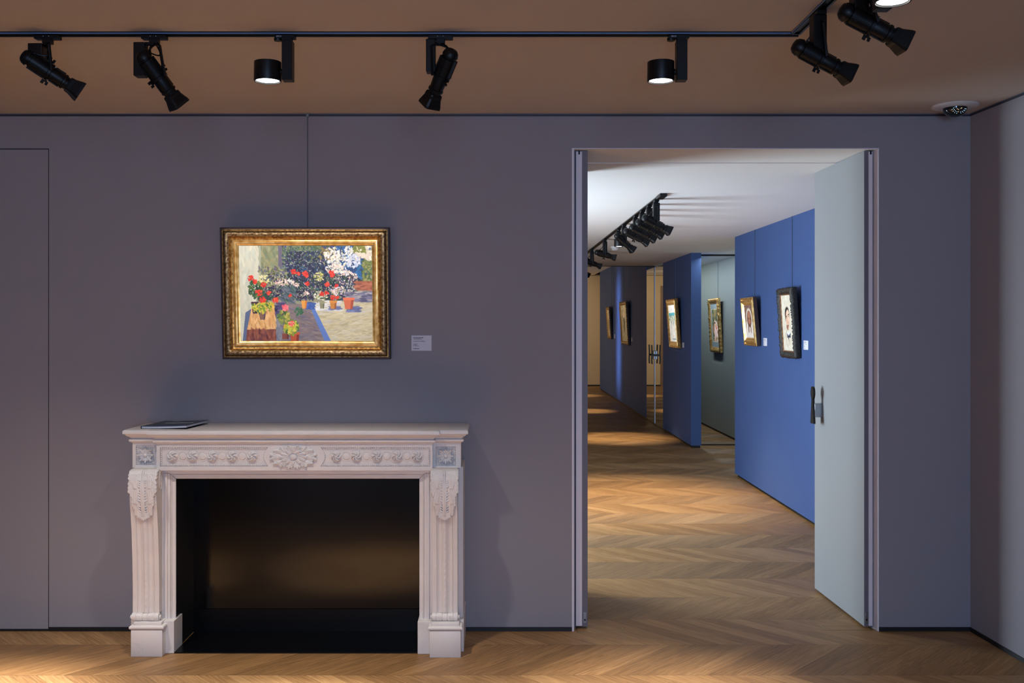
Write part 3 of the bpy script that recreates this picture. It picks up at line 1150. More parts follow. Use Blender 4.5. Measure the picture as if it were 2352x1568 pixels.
class Canvas:
    def __init__(self, W, H, col):
        self.W, self.H = W, H
        self.a = np.zeros((H, W, 3)) + np.array(col, float)
        self.yy, self.xx = np.mgrid[0:H, 0:W]
        self.rs = np.random.RandomState(11)

    def poly(self, pts, col, jit=0):
        xs = self.xx / (self.W - 1); ys = self.yy / (self.H - 1)
        ins_ = np.zeros((self.H, self.W), bool)
        n = len(pts)
        for i in range(n):
            x1, y1 = pts[i]; x2, y2 = pts[(i + 1) % n]
            c = ((y1 > ys) != (y2 > ys)) & (xs < (x2 - x1) * (ys - y1) / ((y2 - y1) + 1e-9) + x1)
            ins_ ^= c
        self.a[ins_] = np.array(col, float) + (self.rs.randn(ins_.sum(), 1) * jit if jit else 0)

    def dab(self, u, v, ru, rv, ang, col, al=1.0):
        cx, cy = u * (self.W - 1), v * (self.H - 1)
        R = max(ru, rv) * self.W + 2
        x0, x1 = max(0, int(cx - R)), min(self.W, int(cx + R) + 1)
        y0, y1 = max(0, int(cy - R)), min(self.H, int(cy + R) + 1)
        if x0 >= x1 or y0 >= y1: return
        X = self.xx[y0:y1, x0:x1] - cx; Y = self.yy[y0:y1, x0:x1] - cy
        ca, sa = math.cos(ang), math.sin(ang)
        p = (X * ca + Y * sa) / (ru * self.W); q = (-X * sa + Y * ca) / (rv * self.W)
        d = p * p + q * q
        m_ = np.clip((1.25 - d) * 2.2, 0, 1)[..., None] * al
        self.a[y0:y1, x0:x1] = self.a[y0:y1, x0:x1] * (1 - m_) + np.array(col, float) * m_

    def scatter(self, n, box, cols, size, ang=(0, 3.14), al=.9, shape=None, asp=.4):
        r = self.rs
        u0, v0, u1, v1 = box
        for _ in range(n):
            u, v = r.uniform(u0, u1), r.uniform(v0, v1)
            if shape is not None and not shape(u, v): continue
            c = np.array(cols[r.randint(len(cols))], float) + r.randn() * 9
            s = size * r.uniform(.5, 1.4)
            self.dab(u, v, s, s * asp, r.uniform(*ang), c, al)

    def object(self, name, w_, h_, y, parent, label=None):
        W, H = self.W, self.H
        me = bpy.data.meshes.new(name)
        xs = np.linspace(-w_ / 2, w_ / 2, W); zs = np.linspace(h_ / 2, -h_ / 2, H)
        gx, gz = np.meshgrid(xs, zs)
        co = np.stack([gx, np.full_like(gx, y), gz], -1).reshape(-1, 3)
        idx = np.arange(W * H).reshape(H, W)
        f = np.stack([idx[:-1, :-1], idx[1:, :-1], idx[1:, 1:], idx[:-1, 1:]], -1).reshape(-1, 4)
        me.vertices.add(len(co)); me.vertices.foreach_set('co', co.ravel())
        me.loops.add(f.size); me.loops.foreach_set('vertex_index', f.ravel())
        me.polygons.add(len(f)); me.polygons.foreach_set('loop_start', np.arange(0, f.size, 4))
        me.update(calc_edges=True)
        at = me.color_attributes.new('paint', 'FLOAT_COLOR', 'POINT')
        lin = srgb2lin(self.a).reshape(-1, 3)
        at.data.foreach_set('color', np.concatenate([lin, np.ones((len(lin), 1))], 1).ravel())
        me.materials.append(OIL)
        me.validate()
        return link(name, me, parent, label)


def frame_ring(mb, w_, h_, prof, seg=1, jitter=None):
    """prof = [(inset from outer edge, y)] ; mitred round the rectangle, seg steps a side"""
    rings = []
    for (o, y) in prof:
        a, b2 = w_ / 2 - o, h_ / 2 - o
        c = [(-a, -b2), (a, -b2), (a, b2), (-a, b2)]
        ring = []
        for i in range(4):
            p, q = c[i], c[(i + 1) % 4]
            for s in range(seg):
                t = s / seg
                x, z = p[0] + (q[0] - p[0]) * t, p[1] + (q[1] - p[1]) * t
                jo, jy = (jitter(i, t, o) if jitter else (0, 0))
                nx, nz = [(0, -1), (1, 0), (0, 1), (-1, 0)][i]
                ring.append(mb.bm.verts.new((x + nx * jo, y + jy, z + nz * jo)))
        rings.append(ring)
    n = len(rings[0])
    for A, B in zip(rings, rings[1:]):
        for q in range(n):
            mb.face([A[q], A[(q + 1) % n], B[(q + 1) % n], B[q]])


# -- main painting: sunlit courtyard with flower pots
cv = Canvas(460, 324, (150, 150, 130))
R = cv.rs
cv.poly([(0, 0), (.155, 0), (.15, .5), (.10, .62), (.03, 1), (0, 1)], (214, 214, 196))
cv.scatter(160, (0, 0, .14, .95), [(228, 226, 208), (200, 208, 196), (216, 218, 200), (190, 200, 190)], .03, (1.2, 1.9), .5, asp=.3)
cv.scatter(220, (.155, 0, .30, .42), [(150, 152, 112), (132, 140, 104), (168, 160, 120), (110, 126, 100)], .025, (1.0, 2.2), .6)
cv.poly([(.15, 0), (.165, 0), (.16, .4), (.15, .4)], (170, 178, 160))
cv.poly([(.295, 0), (.335, 0), (.33, .3), (.295, .28)], (104, 98, 122))
# background foliage
dk = [(24, 42, 88), (28, 62, 84), (48, 84, 66), (40, 52, 116), (18, 26, 62), (74, 104, 96), (60, 60, 124), (24, 76, 120), (16, 22, 48)]
cv.scatter(2600, (.33, 0, .95, .45), dk, .013, (0, 3.14), .9)
cv.scatter(500, (.33, 0, .62, .18), [(70, 96, 66), (96, 116, 80), (56, 80, 96), (120, 130, 100)], .013)
cv.scatter(500, (.34, .05, .62, .4), [(150, 160, 176), (196, 190, 200), (100, 116, 150), (24, 34, 66)], .006)
cv.scatter(320, (.74, 0, .98, .33), [(34, 92, 158), (44, 112, 170), (30, 72, 132), (20, 56, 110)], .016, (.3, 2.2))
cv.scatter(160, (.93, .08, 1, .38), [(124, 134, 66), (96, 118, 60), (150, 150, 92), (76, 100, 60)], .014)
cv.scatter(90, (.88, 0, 1, .14), [(236, 226, 210), (222, 210, 196)], .02)
cv.scatter(50, (.86, 0, .95, .07), [(128, 132, 52), (104, 116, 44)], .013)
cv.scatter(60, (.60, .02, .72, .14), [(150, 130, 80), (126, 112, 64)], .012)


def blob(cu, cv_, r1, r2, n, cols, size, asp=.5):
    cv.scatter(n, (cu - r1, cv_ - r2, cu + r1, cv_ + r2), cols, size, shape=lambda u, v: ((u - cu) / r1) ** 2 + ((v - cv_) / r2) ** 2 < 1, asp=asp)


WH = [(240, 236, 228), (228, 226, 236), (250, 246, 232), (214, 214, 190)]
PK = [(244, 216, 206), (236, 196, 190), (250, 232, 222)]
cv.scatter(600, (.36, .06, .64, .52), [(18, 24, 60), (26, 36, 84), (20, 52, 80), (44, 34, 80), (12, 20, 44)], .010)
blob(.70, .10, .06, .09, 150, WH, .009); blob(.78, .14, .07, .10, 170, WH, .008); blob(.86, .16, .05, .07, 90, [(222, 226, 240), (190, 204, 232)], .010)
blob(.83, .05, .03, .05, 50, WH, .009); blob(.72, .24, .07, .05, 150, PK + WH, .008); blob(.80, .33, .075, .07, 230, PK + WH, .010)
blob(.86, .34, .03, .05, 60, PK, .009)
# middle growth
cv.scatter(1500, (.14, .26, .88, .57), [(40, 62, 52), (58, 84, 60), (30, 42, 60), (64, 52, 96), (94, 110, 78), (44, 50, 100), (36, 78, 92), (84, 64, 96)], .011,
           shape=lambda u, v: v > .30 - .0 * u and (u > .2 or v > .35))
cv.scatter(240, (.15, .22, .36, .42), [(130, 140, 96), (168, 170, 130), (96, 110, 120), (88, 92, 60), (110, 100, 130)], .012)
cv.scatter(420, (.2, .3, .88, .54), [(212, 206, 216), (236, 214, 206), (150, 160, 190), (180, 186, 150)], .005)
cv.scatter(260, (.22, .30, .88, .56), [(16, 24, 52), (22, 40, 44), (36, 20, 60), (12, 30, 60)], .009)
blob(.32, .38, .05, .04, 45, PK, .008); blob(.38, .37, .03, .03, 30, WH, .007); blob(.42, .40, .03, .03, 30, PK, .007)
blob(.18, .35, .04, .05, 60, [(232, 226, 160), (214, 206, 130), (240, 236, 200)], .009)
blob(.60, .32, .04, .05, 70, [(214, 206, 120), (232, 224, 190), (166, 170, 86)], .008)
blob(.74, .47, .06, .05, 110, PK + [(200, 204, 230)], .007); blob(.61, .52, .05, .05, 80, [(206, 214, 170), (230, 232, 214), (130, 150, 90)], .008)
blob(.82, .45, .05, .06, 110, [(226, 226, 214), (60, 76, 110), (204, 200, 190)], .006)
cv.scatter(200, (.31, .42, .42, .64), [(52, 84, 88), (96, 104, 130), (74, 110, 92), (120, 116, 140)], .016, (.2, 1.2), asp=.22)
# brick wall and shade at right
cv.poly([(.875, .37), (1, .37), (1, .47), (.885, .47)], (160, 92, 68), 6)
cv.scatter(60, (.88, .38, 1, .46), [(178, 104, 78), (140, 80, 62), (196, 120, 92)], .02, (-.1, .1), .7)
cv.poly([(.80, .50), (1, .47), (1, .60), (.78, .60)], (112, 112, 140))
cv.scatter(120, (.80, .48, 1, .62), [(120, 118, 150), (150, 146, 170), (80, 80, 116), (190, 184, 180)], .022, (-.2, .2), .8, asp=.25)
# ground
cv.poly([(.54, .62), (.72, .58), (1, .60), (1, 1), (.68, 1)], (206, 198, 164))
cv.scatter(700, (.55, .60, 1, 1), [(214, 206, 172), (196, 186, 148), (222, 214, 184), (186, 178, 146), (206, 204, 196)], .026, (-.35, .1), .55, shape=lambda u, v: u > .55 + (v - .62) * .36, asp=.22)
cv.scatter(70, (.56, .58, .76, .68), [(226, 228, 234), (206, 210, 226)], .02, (-.2, .2), .8, asp=.3, shape=lambda u, v: u > .55 + (v - .62) * .36)
cv.poly([(.34, .60), (.55, .62), (.66, 1), (.27, 1), (.27, .7)], (132, 120, 126))
cv.scatter(420, (.27, .62, .64, 1), [(124, 112, 122), (146, 134, 136), (112, 108, 130), (138, 120, 118)], .024, (-.2, .5), .6, shape=lambda u, v: u < .53 + (v - .62) * .34, asp=.25)
cv.poly([(.52, .61), (.548, .61), (.683, 1), (.635, 1)], (100, 132, 206))
cv.scatter(60, (.50, .60, .56, .66), [(70, 100, 180), (60, 90, 160)], .014, (-.2, .2))
cv.scatter(60, (.26, .60, .33, .74), [(50, 48, 92), (70, 66, 110), (100, 84, 130)], .02, (-.1, .1), .9, asp=.4)
cv.scatter(60, (.27, .74, .31, 1), [(110, 124, 150), (140, 140, 150)], .02, (1.3, 1.8), .7, asp=.3)
# wooden box
cv.poly([(.085, .66), (.26, .64), (.268, .875), (.045, .88)], (232, 180, 116))
cv.scatter(180, (.06, .67, .265, .87), [(236, 190, 130), (222, 168, 104), (244, 202, 150), (206, 150, 100)], .02, (1.2, 1.8), .6, shape=lambda u, v: u > .085 - (v - .66) * .18 + .01, asp=.3)
cv.poly([(.045, .88), (.268, .875), (.272, 1), (.04, 1)], (122, 66, 62), 4)
cv.scatter(60, (.05, .89, .265, 1), [(140, 80, 66), (96, 50, 58), (160, 96, 76)], .02, (1.3, 1.8), .7, asp=.4)
cv.poly([(.04, .7), (.085, .66), (.05, .88), (.04, 1), (.015, 1)], (96, 112, 150))


def pot(u, v, w1, w2, h_, col, dark, rim=True):
    cv.poly([(u - w1 / 2, v), (u + w1 / 2, v), (u + w2 / 2, v + h_), (u - w2 / 2, v + h_)], col, 4)
    cv.poly([(u + w1 * .22, v), (u + w1 / 2, v), (u + w2 / 2, v + h_), (u + w2 * .2, v + h_)], dark, 4)
    if rim: cv.poly([(u - w1 * .56, v - .012), (u + w1 * .56, v - .012), (u + w1 * .54, v + .014), (u - w1 * .54, v + .014)], [min(255, q * 1.1) for q in col])


cv.scatter(40, (.82, .64, .9, .69), [(120, 132, 180), (90, 100, 150)], .02, (-.2, .3), .8, asp=.3)
cv.scatter(30, (.68, .64, .76, .67), [(100, 110, 160)], .016, (-.2, .3), .8, asp=.3)
pot(.822, .555, .08, .056, .108, (214, 112, 78), (176, 84, 62))
pot(.705, .585, .052, .040, .075, (202, 134, 62), (156, 92, 46))
pot(.62, .595, .036, .030, .062, (140, 140, 112), (104, 104, 90))
pot(.485, .575, .046, .030, .082, (234, 164, 78), (206, 126, 54), False)
pot(.112, .60, .05, .034, .11, (66, 44, 62), (44, 32, 50))
pot(.168, .70, .055, .036, .075, (134, 100, 88), (92, 76, 92))
pot(.41, .92, .07, .056, .09, (186, 84, 52), (136, 48, 32))
pot(.34, .92, .05, .05, .06, (136, 74, 62), (104, 52, 50), False)
LG = [(190, 198, 60), (226, 214, 86), (120, 152, 54), (70, 112, 60), (210, 190, 60)]
blob(.135, .645, .045, .045, 60, LG, .013); blob(.21, .63, .05, .05, 70, LG + [(226, 170, 60)], .013); blob(.165, .68, .035, .03, 40, LG, .011)
blob(.385, .86, .05, .075, 120, LG + [(150, 180, 70)], .015, .6); blob(.325, .75, .045, .07, 80, [(110, 136, 60), (150, 160, 66), (70, 104, 56), (190, 180, 90)], .013)
blob(.44, .69, .03, .04, 30, [(40, 92, 66), (70, 120, 86)], .012)
blob(.12, .46, .05, .10, 110, [(44, 84, 54), (66, 106, 60), (30, 58, 50), (110, 130, 66)], .012); blob(.20, .52, .05, .05, 70, [(30, 64, 60), (50, 92, 70)], .012)
RD = [(226, 52, 34), (240, 84, 50), (200, 34, 30), (236, 66, 60)]
for u, v, r in ((.085, .34, .028), (.115, .375, .022), (.18, .41, .026), (.145, .49, .034), (.22, .495, .020), (.172, .565, .028), (.268, .57, .026), (.41, .272, .024), (.445, .29, .016), (.495, .285, .024), (.505, .31, .016), (.51, .395, .018), (.695, .285, .026), (.70, .31, .02), (.66, .405, .022), (.728, .415, .014), (.62, .505, .018), (.655, .495, .016), (.70, .54, .022), (.735, .54, .014), (.38, .52, .012)):
    blob(u, v, r * .8, r, int(1500 * r), RD, .007, .7)
blob(.34, .65, .024, .03, 45, [(240, 110, 120), (250, 150, 150), (226, 86, 110)], .008, .7); blob(.385, .82, .024, .025, 35, [(244, 96, 96), (250, 160, 140)], .008, .7)
blob(.50, .50, .02, .02, 20, PK, .007)


def hanging(o, yb, lean):
    pass


pw_, ph_ = .841, .655
ptilt = math.atan2(.05, ph_)
paint_t = thing('framed_painting', 'large gilt framed painting of flower pots in a courtyard, above the fireplace', 'painting', (-0.949, 4.955, 1.697), (ptilt, 0, 0))
# front faces -y, rotation about x leans the top forward
fr = [(0, .030), (0, .0), (.004, -.004), (.0095, -.004), (.010, .001), (.014, -.003)]
m = MB(); frame_ring(m, pw_, ph_, fr[:4]); m.build('outer_moulding', EDGEB, paint_t)
jr = random.Random(3)
JT = [[jr.uniform(-1, 1) for _ in range(80)] for _ in range(4)]


def orn(i, t, o):
    kk = t * 79
    a = JT[i][int(kk) % 80]
    return (0, a * .0012 if .018 < o < .040 else 0)


m = MB(); frame_ring(m, pw_, ph_, [(.0095, -.003), (.011, -.004), (.015, -.004), (.017, .000)]); m.build('gilt_step', GOLD, paint_t)
m = MB(); frame_ring(m, pw_, ph_, [(.017, .000), (.020, -.010), (.028, -.017), (.036, -.017), (.044, -.010)], 60, orn); m.build('carved_band', GOLDC, paint_t, smooth='all')
m = MB(); frame_ring(m, pw_, ph_, [(.044, -.010), (.050, -.002), (.058, .004), (.062, .004)]); m.build('gilt_cove', GOLD, paint_t, smooth=True)
m = MB(); frame_ring(m, pw_, ph_, [(.062, .004), (.063, -.003), (.067, -.004), (.070, .001), (.072, .001), (.074, -.002), (.078, -.001), (.080, .006), (.086, .010), (.0905, .012)]); m.build('inner_moulding', GOLDB, paint_t, smooth=True)
cv.object('canvas', pw_ - .180, ph_ - .180, .011, paint_t, 'oil painting of red and white flowers in pots on sunlit paving')
m = MB().box(-pw_ / 2 + .01, pw_ / 2 - .01, .015, .028, -ph_ / 2 + .01, ph_ / 2 - .01); m.build('back_board', EDGEB, paint_t)
rod = thing('hanging_rod', 'thin dark rod from the ceiling to the flower painting', 'rod', (X_(706.5, 5.0), 5.0, 2.598))
MB().tube([(0, 0, 0), (0, 0, -.60)], .0016, 8).build('rod', ROD, rod)
MB().box(-.006, .006, -.004, .006, -.012, .0).build('hook', STEEL, rod)


# ------------------------------------------------------------------ wall labels
def text_bars(m, w_, h_, lines, y):
    rr = random.Random(5)
    for (zf, length, hh, x0) in lines:
        x = x0
        while x < x0 + length - .004:
            l = rr.uniform(.05, .16) * .5
            l = min(l, x0 + length - x)
            m.box(-w_ / 2 + x * w_, -w_ / 2 + (x + l) * w_, y - .0003, y, h_ / 2 - zf * h_ - hh * h_, h_ / 2 - zf * h_)
            x += l + .018


def wall_label(loc, rz, w_, h_, label, lines=None):
    t = thing('wall_label', label, 'label', loc, (0, 0, rz), 'exhibit labels')
    MB().box(-w_ / 2, w_ / 2, -.002, 0, -h_ / 2, h_ / 2, .0004).build('card', CARD, t)
    m = MB()
    text_bars(m, w_, h_, lines or [(.13, .50, .045, .09), (.22, .42, .035, .10), (.36, .58, .035, .09), (.55, .22, .03, .09), (.61, .16, .03, .09), (.67, .26, .03, .09), (.84, .28, .045, .09)], -.002)
    m.build('printed_text', INK, t)
    return t


wall_label(((-.427 - .326) / 2, WY, 1.450), 0, .101, .077, 'white printed label on the grey wall right of the flower painting')

# ------------------------------------------------------------------ magazine on the mantel
mg = thing('magazine', 'dark covered magazine lying on the left end of the mantel shelf', 'magazine', (-1.565, 4.855, 1.0485), (0, 0, math.radians(-6)))
mw, ml = .225, .262


def sheet(z0, z1, liftn, y0=-ml / 2, y1=ml / 2, w0=-mw / 2, w1=mw / 2):
    m = MB()
    n = 10

    def top(x):
        f = max(0, (x - w0) / (w1 - w0))
        return liftn * f * f
    A, B = [], []
    for yv in (y0, y1):
        for z in (z0, z1):
            A.append([m.bm.verts.new((w0 + (w1 - w0) * i / n, yv, z + top(w0 + (w1 - w0) * i / n))) for i in range(n + 1)])
    a, b2, c, d = A
    for i in range(n):
        m.face([a[i], a[i + 1], b2[i + 1], b2[i]]); m.face([c[i], c[i + 1], d[i + 1], d[i]])
        m.face([b2[i], b2[i + 1], d[i + 1], d[i]]); m.face([a[i], a[i + 1], c[i + 1], c[i]])
    m.face([a[0], b2[0], d[0], c[0]]); m.face([a[n], b2[n], d[n], c[n]])
    return m


sheet(0, .0012, 0).build('back_cover', COVER, mg)
sheet(.0014, .0106, .006, -ml / 2 + .002, ml / 2 - .002, -mw / 2 + .003, mw / 2 - .002).build('pages', PAPER, mg)
c_ = sheet(.0108, .0120, .006).build('front_cover', COVER, mg)
MB().box(-mw / 2 - .001, -mw / 2 + .003, -ml / 2, ml / 2, 0, .0120).build('spine', COVER, mg)
m = MB()
rr = random.Random(9)
x = -.055
while x < .085:
    l = rr.uniform(.006, .013)
    f = (x + mw / 2) / mw
    zz = .0122 + .006 * f * f
    m.box(x, x + l, .005 + rr.uniform(0, .004), .030 - rr.uniform(0, .004), zz, zz + .0006)
    x += l + .004
m.build('cover_lettering', LETTER, c_)
MB().box(-.06, .02, .108, .118, .0122, .0130).build('cover_stripe', LETTER, c_)

# ------------------------------------------------------------------ track lighting
TY = 3.62
SX = 1.085
tr = thing('lighting_track', 'long black lighting track across the taupe ceiling', 'lighting track', (-1.5, TY, CZ))
GLINT = simple('track_channel', (0.22, 0.38, 0.70), 0.3, metal=0.2)  # blue colour stands in for the window reflected along the track


def track_profile(m, x0, x1, axis, c, half=.017):
    if axis == 'x':
        m.box(x0, x1, c - half, c - half + .008, CZ - .010, CZ); m.box(x0, x1, c + half - .008, c + half, CZ - .010, CZ)
        m.box(x0, x1, c - half, c + half, CZ - .004, CZ)
    else:
        m.box(c - half, c - half + .008, x0, x1, CZ - .010, CZ); m.box(c + half - .008, c + half, x0, x1, CZ - .010, CZ)
        m.box(c - half, c + half, x0, x1, CZ - .004, CZ)


def sub(m, v):
    for q in m.bm.verts: q.co -= Vector(v)
    return m


m = MB(); track_profile(m, LX + .01, SX + .017, 'x', TY); sub(m, tr.location).build('channel', BLKMET, tr)
m = MB().box(LX + .01, SX - .02, TY - .0188, TY - .0165, CZ - .0072, CZ - .0040); sub(m, tr.location).build('reflective_edge', GLINT, tr, label='blue grey metal edge line')
tr2 = thing('lighting_track', 'black lighting track branching towards the viewer at upper right', 'lighting track', (SX, 1.5, CZ))
m = MB(); track_profile(m, -1.0, TY - .018, 'y', SX); sub(m, tr2.location).build('channel', BLKMET, tr2)
m = MB().box(SX - .0188, SX - .0165, -1.0, TY - .02, CZ - .0072, CZ - .0040); sub(m, tr2.location).build('reflective_edge', GLINT, tr2)


def profile_spot(name, label, loc, d, along=(1, 0, 0), group=None, box=(-.075, -.03), pivot=(.0, .0, -.155), boxz=(-.035, -.155), knob=1, scale=1.0, sq=.037, detail=True, ydir=0):
    """loc: point on the track underside; d: beam direction; along: track direction"""
    t = thing(name, label, 'spotlight', loc, group=group)
    A = Vector(along).normalized()
    Bv = Vector((0, 0, 1)).cross(A)
    M = Matrix((A, Bv, Vector((0, 0, 1)))).transposed().to_4x4()
    def W(p): return M @ Vector(p)
    MB().box(-.045, .045, -.016, .016, -.014, 0, .002, M).box(-.016, .016, -.014, .014, -.030, -.012, .002, M).build('track_adapter', BLKMET, t)
    m = MB()
    for x in (-.01, .01):
        c = W((x, -.0165, -.006)); m.ball(c, .0016, 6, 4)
    m.build('adapter_screw', LETTER, t.children[0])
    P = W(pivot)
    a = Vector(d).normalized()
    # driver box
    bx0, bx1 = box
    bm_ = MB().box(bx0, bx1, -.022, .022, boxz[1], boxz[0], .003, M)
    dbx = bm_.build('driver_box', BLKMET, t)
    m = MB().box(bx1 - .002, 0, -.012, .012, -.034, -.026, 0, M)
    # yoke: two bent arms from the adapter down to the pivot
    side = a.cross(Vector((0, 0, 1)))
    if side.length < .1: side = Vector((1, 0, 0))
    side.normalize()
    s2 = side * .040
    top = W((0, 0, -.032))
    for sg in (-1, 1):
        m.tube([top, top + s2 * sg * .6 + Vector((0, 0, -.002)), top + s2 * sg + Vector((0, 0, -.012)), P + s2 * sg], .0055, 6)
    m.build('yoke', BLKMET, t)
    # head
    s = Vector((0, 0, 1)).cross(a); s = s.normalized() if s.length > .05 else Vector((1, 0, 0))
    u = a.cross(s)
    HM = Matrix(((a.x, s.x, u.x, P.x), (a.y, s.y, u.y, P.y), (a.z, s.z, u.z, P.z), (0, 0, 0, 1)))
    m = MB()
    m.lathe([(-.125, .008), (-.122, .020), (-.112, .029), (-.098, .033), (-.094, .033), (-.094, .027), (-.086, .027), (-.084, .034), (-.012, .034), (-.010, .037), (.0, .037), (.002, .030)], P, a, 16)
    for kx in range(6):
        an = kx * math.pi / 3
        R_ = Matrix.Rotation(an, 4, 'X')
        m.box(-.084, -.012, -.0025, .0025, .033, .038, 0, HM @ R_)
    m.build('lamp_body', BLKMET, t, smooth=True)
    m = MB()
    m.lathe([(.0, .030), (.004, .031), (.052, .0285), (.054, .032), (.062, .032), (.064, .027), (.078, .026)], P, a, 16)
    m.box(.008, .05, -.006, .006, .029, .0335, .001, HM)
    m.box(.008, .05, -.004, .004, -.0335, -.029, .001, HM)
    m.build('lens_tube', BLKMET, t, smooth=True)
    m = MB()
    # flared square snoot with open front
    pr = [(.074, .026), (.080, .028), (.092, .0285), (.122, sq), (.132, sq + .001), (.132, sq - .003), (.120, sq - .004), (.090, .024)]
    rings = []
    for x, h_ in pr:
        ch = h_ * .42
        q8 = [(h_, -ch), (h_, ch), (ch, h_), (-ch, h_), (-h_, ch), (-h_, -ch), (-ch, -h_), (ch, -h_)] if False else [(h_, -h_ * .8), (h_, h_ * .8), (h_ * .8, h_), (-h_ * .8, h_), (-h_, h_ * .8), (-h_, -h_ * .8), (-h_ * .8, -h_), (h_ * .8, -h_)]
        rings.append([m.bm.verts.new(HM @ Vector((x, y, z))) for y, z in q8])
    for A_, B_ in zip(rings, rings[1:]):
        for q in range(8):
            m.face([A_[q], A_[(q + 1) % 8], B_[(q + 1) % 8], B_[q]])
    m.face(rings[-1])
    m.build('snoot', BLKMET, t)
    if detail:
        for (x, yv, z, az) in ((.002, 0, -.035, -1), (-.02, 0, .035, 1)):
            m = MB()
            m.box(x - .004, x + .004, -.003, .003, min(z, z + az * .010), max(z, z + az * .010), 0, HM)
            m.box(x - .016, x - .004, -.002, .002, min(z + az * .004, z + az * .022), max(z + az * .004, z + az * .022), .0015, HM)
            m.box(x + .002, x + .012, -.002, .002, min(z + az * .004, z + az * .020), max(z + az * .004, z + az * .020), .0015, HM)
            m.build('wing_knob', BLKMET, t)
        MB().box(.003, .0055, -.022, .022, .020, .0315, 0, HM).build('chrome_clip', STEEL, t, label='thin bright metal clip')
        # power cable loop
        c0 = W((0.005, -.004, -.03))
        c3 = HM @ Vector((-.105, 0, .02))
        pts = []
        for i in range(15):
            f = i / 14
            q = c0.lerp(c3, f) + Vector((0, 0, -.03 * math.sin(math.pi * f))) + W((.034, 0, 0)) * math.sin(math.pi * f)
            pts.append(q)
        MB().tube(pts, .0028, 6).build('cable', BLKMET, t, smooth=True)
    for ch in t.children:
        if ch.name.split('.')[0] in ('lamp_body', 'lens_tube', 'snoot', 'wing_knob', 'chrome_clip'):
            for v in ch.data.vertices:
                v.co = P + (v.co - P) * .89
    return t


UZ = CZ - .010
G1 = 'profile spotlights on the ceiling track'
profile_spot('profile_spotlight', 'black profile spotlight leftmost on the long track, pointing right and down', (X_(110, TY), TY, UZ), (.74, .42, -.50), group=G1, box=(-.064, -.012), boxz=(-.032, -.10), pivot=(.010, 0, -.135))
profile_spot('profile_spotlight', 'black profile spotlight, second from left, box hanging at its left, steeply tilted', (X_(355, TY), TY, UZ), (.42, .42, -.66), group=G1, box=(-.070, -.030), boxz=(-.028, -.150), pivot=(.018, 0, -.155))
profile_spot('profile_spotlight', 'black profile spotlight near the middle of the track, pointing down to the left', (X_(1012, TY), TY, UZ), (-.34, .40, -.66), group=G1, box=(-.052, -.018), boxz=(-.016, -.135), pivot=(.002, 0, -.150))
sideA = (0, -1, 0)
pD = profile_spot('profile_spotlight', 'lower black profile spotlight beside the track corner, pointing right', (SX, 3.36, UZ), (.86, .10, -.42), along=(0, 1, 0), group=G1, box=(-.028, .024), boxz=(-.010, -.150), pivot=(.0, -.012, -.155))
pE = profile_spot('profile_spotlight', 'upper black profile spotlight at the top right, pointing right', (SX, 2.98, UZ), (.86, .06, -.42), along=(0, 1, 0), group=G1, box=(-.028, .024), boxz=(-.010, -.150), pivot=(.0, -.04, -.155))


def flood(label, loc, sx=-1, lens=True, power=60, along='x', dbox=True, target=None):
    t = thing('downlight', label, 'downlight', loc, group='cylinder downlights on the track')
    sg = sx
    m = MB()
    M = Matrix.Identity(4) if along == 'x' else Matrix.Rotation(math.pi / 2, 4, 'Z')
    m.box(-.045, .028, -.016, .016, -.012, 0, .001, M)
    m.box(-.016, .016, -.014, .014, -.026, -.01, .001, M)
    ad = m.build('track_adapter', BLKMET, t)
    c = M @ Vector((-.036, 0, -.010))
    MB().lathe([(0, .015), (-.009, .014), (-.010, .0)], c, (0, 0, 1), 16).build('locking_wheel', BLKMET, t)
    MB().ball(M @ Vector((0, -.0145, -.022)), .0022, 8, 6).build('adapter_screw', LETTER, ad)
    MB().box(-.018, .020, -.022, .022, -.165, -.020, .002, M).build('driver_box', BLKMET, t)
    cc = M @ Vector((sg * .073, 0, 0))
    m = MB().lathe([(-.100, .040), (-.098, .047), (-.096, .0485), (-.163, .0495), (-.166, .0485), (-.166, .0445), (-.160, .044), (-.160, 0)], cc, (0, 0, 1), 48)
    m2 = M @ Vector((sg * .02, 0, -.132))
    m.lathe([(0, .011), (.012, .011)], m2, M @ Vector((sg, 0, 0)), 16)
    m.build('cylinder_head', BLKMET, t, smooth=True)
    MB().lathe([(-.1605, .0442), (-.1650, .0446)], cc, (0, 0, 1), 48, cap=False).build('reflector_ring', REFL, t, smooth=True)
    MB().lathe([(-.1615, .0415), (-.1622, .0)], cc, (0, 0, 1), 48, cap=False).build('lamp_lens', LAMP, t, label='brightly lit lamp lens')
    L = Vector(loc) + cc + Vector((0, 0, -.172))
    if power:
        spot('downlight_beam', L, target or (L.x, L.y, 0), power * 1.30, NEUT, 37, 1.0, .04)
        spot('downlight_halo', L, (L.x, L.y, 0), power * .07, NEUT, 74, 1.0, .04)
        spot('downlight_spill', L, (L.x, L.y, 0), power * .13, NEUT, 106, 1.0, .04)
    return t


G2 = 'cylinder downlights'
f1 = flood('black cylinder downlight lit white, above and left of the painting rod', (X_(661, TY), TY, UZ), power=900, target=(-.80, 3.62, 0))
# maker's name on the adapter
def letters(parent, s, size, loc, rot):
    cu = bpy.data.curves.new('lettering', 'FONT')
    cu.body = s; cu.size = size; cu.extrude = .0002
    tmp = bpy.data.objects.new('tmp', cu)
    COL.objects.link(tmp)
    dg = bpy.context.evaluated_depsgraph_get()
    me = bpy.data.meshes.new_from_object(tmp.evaluated_get(dg))
    bpy.data.objects.remove(tmp)
    me.materials.clear(); me.materials.append(LETTER)
    o = link('lettering', me, parent)
    o.location = loc; o.rotation_euler = rot
    return o


